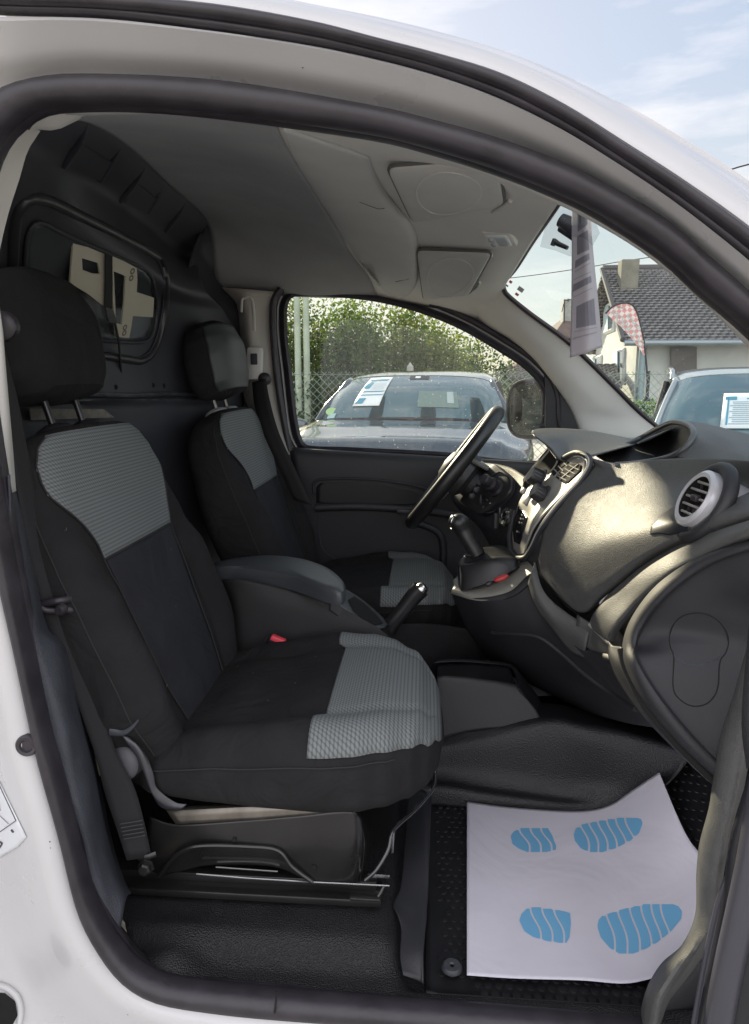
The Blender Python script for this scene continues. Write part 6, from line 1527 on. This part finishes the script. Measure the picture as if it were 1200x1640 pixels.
# chimney on the near slope just right of the gable
chb = V(c0.lerp(c1,.36)+hx*.55, 0); zr = ez+sl_*(gl_*.36)
pcx = P(1006, 440, chb.y)
chy = chb.y; cw = (P(1020,440,chy).x-P(992,440,chy).x); zt = P(1006,417,chy).z
ch = MB().box((pcx.x, chy, (zt+zr-.8)/2), (cw, cw*.9, zt-zr+.8), None, .02).build('chimney', mat('old_brick_render', (.21,.19,.15), .9, grain=('n',30,.6,.02), vary=.2, vscale=4), rfh, smooth=False)
MB().box((pcx.x, chy-cw*.5, zr-.12-.05), (cw*1.15,.12,.12), Matrix.Rotation(0,3,'X'), .02).build('chimney_flashing', TRIMW, ch)
def window(pxs, wallp, wdir, name, m_, parent, frame=True, out=Vector((0,-1,0))):
    # pixel quad on the plane through wallp
    n_ = Vector((wdir.y, -wdir.x, 0)).normalized()
    if n_.dot(CAM-wallp) < 0: n_ = -n_
    q = []
    for x, y in pxs:
        d = ray(x, y); t = (wallp-CAM).dot(n_)/d.dot(n_); q.append(CAM+d*t+n_*.02)
    f = MB()
    if frame:
        f.tube(q+[q[0]], .055, n=4).build(name, TRIMW, parent, smooth=False)
        f = bpy.context.scene.objects[-1]
    pane = MB().plate([q], n_, .03).build('pane' if frame else name, m_, f if frame else parent, smooth=False)
    return q, n_
mats_w = []
for pxs in ([(971,491),(986,484),(985,527),(971,533)], [(986,563),(1002,560),(1001,612),(986,613)], [(948,575),(965,571),(965,600),(948,604)]):
    n_ = Vector((gdir.y, -gdir.x, 0)).normalized(); n_ = n_ if n_.dot(CAM-c0) > 0 else -n_
    q = []
    for x, y in pxs:
        d = ray(x, y); t = (c0-CAM).dot(n_)/d.dot(n_); q.append(CAM+d*t+n_*.03)
    fo = MB().tube(q, .07, n=4, closed=True).build('window', TRIMW, house, smooth=False)
    MB().plate([q], n_, .02).build('pane', WINB, fo, smooth=False)
    mL = [q[0].lerp(q[1], .0), q[0].lerp(q[1], .52), q[3].lerp(q[2], .52), q[3].lerp(q[2], .0)]
    MB().plate([[p+n_*.03 for p in mL]], n_, .03).build('shutter', mat('pale_blue_shutter', (.42,.50,.52), .6), fo, smooth=False)
q = [P(*p, c0.y-.13) for p in ((1074,556),(1115,556),(1115,640),(1074,640))]
MB().plate([q], (0,-1,0), .05).build('garage_shutter', SHUT, house, smooth=False)
q = [P(*p, c0.y-.12) for p in ((1168,556),(1200,556),(1200,600),(1168,600))]
# outbuilding with low tiled roof, seen over the mirror
ob0, ob1 = P(806, 618, 17), P(905, 618, 17); obr0, obr1 = P(800, 588, 19.4), P(905, 584, 19.4)
obh = empty('outbuilding', (ob0.x+1, 18, GZ), 'low outbuilding with grey tiled roof behind the wing mirror', 'outbuilding')
roofquad(ob0, ob1+Vector((1.4,0,0)), obr1+Vector((1.4,0,0)), obr0, 'roof', obh)
MB().box(((ob0.x+ob1.x)/2+.7, 18.4, (ob0.z+GZ)/2), (ob1.x-ob0.x+1.2, 2.4, ob0.z-GZ), None).build('wall', mat('dark_render', (.09,.085,.08), .9, vary=.2), obh, smooth=False)
# distant house with red brown roof, and one with aerial further right
fa = empty('distant_house', tuple(P(850, 610, 34)), 'distant house with brown roof and small chimney above the outbuilding', 'house')
a, b, c, d = P(822, 588, 33), P(900, 592, 33), P(880, 566, 36), P(858, 566, 36)
TB2 = mat('brown_tiles', (.16,.11,.09), .85, grain=('n',30,.6,.03), vary=.2)
MB().add([a,b,c,d, a+Vector((0,6,0)), b+Vector((0,6,0))], [(0,1,2,3),(4,5,2,3),(0,3,4),(1,2,5)]).build('roof', TB2, fa, smooth=False, solid=.1)
MB().box(((a.x+b.x)/2, 36, (a.z+GZ)/2-.1), (b.x-a.x-.6, 5, a.z-GZ-.1), None).build('wall', WALLM, fa, smooth=False)
MB().box(P(858,566,35), (.6,.6,1.2), None).build('chimney', CONC, fa, smooth=False)
fb_ = empty('distant_house', tuple(P(912, 610, 30)), 'distant house with aerial mast on its roof behind the hanging price sheet', 'house')
a, b, c, d = P(888, 536, 30), P(940, 545, 30), P(936, 505, 32), P(912, 503, 32)
MB().add([a,b,c,d, a+Vector((0,6,0)), b+Vector((0,6,0))], [(0,1,2,3),(4,5,2,3),(0,3,4),(1,2,5)]).build('roof', TB2, fb_, smooth=False, solid=.1)
MB().box(((a.x+b.x)/2, 33, (b.z+GZ)/2-.1), (b.x-a.x-.6, 5, b.z-GZ-.1), None).build('wall', WALLM, fb_, smooth=False)
chd = MB().box(P(910,508,31.5), (.55,.55,1.5), None).build('chimney', CONC, fb_, smooth=False)
p0, p1 = P(904,520,31), P(904,480,31)
MB().tube([p0,p1], .03, n=5).tube([P(904,482,31),P(914,480,31)], .025, n=5).tube([P(903,486,31),P(900,500,31)], .02, n=5).tube([P(910,478,31),P(910,484,31)], .02, n=5).build('aerial', DMETAL, fb_)
# overhead cable
cb_ = [P(815,445,26), P(870,437,25.5), P(930,430,25), P(1000,418,24), P(1100,396,22), P(1160,272,9), P(1215,262,8.6)]
tag(tube('overhead_cable', [P(700,455,26), P(820,445,26), P(930,430,25), P(1000,418,24), P(1130,400,22)], .014, RUBBER, None, samp=30, n=5), 'thin overhead cable crossing the sky in the windscreen', 'cable')
tag(tube('overhead_cable', [P(1120,292,9.4), P(1175,270,9), P(1240,254,8.6)], .010, RUBBER, None, samp=10, n=5), 'short stretch of cable in the sky right of the roof edge', 'cable')
# --- feather flag
FLY = 11.2
fl_o = [(971,501),(980,493),(992,487),(1003,485.5),(1013,489),(1020,500),(1026,520),(1031,543),(1034,569),(1030,567),(1022,555),(1008,538),(990,519)]
fl_root = empty('feather_flag', tuple(Vector((P(1037,640,FLY).x, FLY, GZ))), 'pink and white chequered feather flag in front of the pale house', 'banner')
FP = cr([P(*p, FLY) for p in fl_o], 70, True)
def flagmat():
    M_ = mat('chequered_flag_cloth', (.8,.8,.8), .8); t = M_.node_tree; b = t.nodes['Principled BSDF']
    tcn = N(t,'ShaderNodeTexCoord'); mp_ = N(t,'ShaderNodeMapping'); mp_.inputs['Rotation'].default_value = (0, R(52), 0); ck = N(t,'ShaderNodeTexChecker'); ck.inputs['Scale'].default_value = 1/.062
    ck.inputs['Color1'].default_value = (.62,.27,.24,1); ck.inputs['Color2'].default_value = (.70,.62,.58,1)
    mp_.inputs['Location'].default_value = (0,.013,0)
    t.links.new(tcn.outputs['Object'], mp_.inputs[0]); t.links.new(mp_.outputs[0], ck.inputs[0]); t.links.new(ck.outputs[0], b.inputs[0]); return M_
fcl = MB().plate([FP], (0,-1,0), .002).build('flag_cloth', flagmat(), fl_root, smooth=False)
tube('flag_pole', [P(1038,628,FLY), P(1036,590,FLY), P(1034,569,FLY), P(1031,543,FLY), P(1026,520,FLY), P(1020,499,FLY), P(1013,488.5,FLY), P(1003,485,FLY), P(990,487,FLY), P(980,492,FLY), P(970,502,FLY)], .016, RUBBER, fl_root, samp=60, n=8)
MB().lathe([(.10,0),(.07,.03),(.03,.06),(.025,.5),(.0001,.5)], (P(1037,628,FLY).x, FLY, P(1037,628,FLY).z-.15), (0,0,1), 12).build('pole_base', RUBBER, fl_root)
def line_text(body_, p_a, p_b, size, m_, parent, name):
    a, b = P(*p_a, FLY-.012), P(*p_b, FLY-.012); xd = (b-a).normalized(); yd = Vector((0,1,0)).cross(xd).normalized()*-1
    # seen from the back of the flag: the lettering reads mirrored
    if MIR: yd = -yd
    M_ = Matrix((xd, yd, xd.cross(yd))).transposed().to_4x4(); M_.translation = (a+b)/2
    text(body_, size, M_, m_, parent, name)
MIR = False
FT = mat('flag_lettering', (.40,.45,.44), .8); FT2 = mat('flag_lettering_outline', (.25,.22,.22), .8)
MIR = True
line_text('OCCASION', (1029,553), (983,500), .150, FT, fcl, 'lettering')
line_text('GRANDE', (1026,530), (1004,503), .085, FT, fcl, 'lettering')
line_text('OFFRE', (1001,494), (989,492), .05, FT2, fcl, 'lettering')
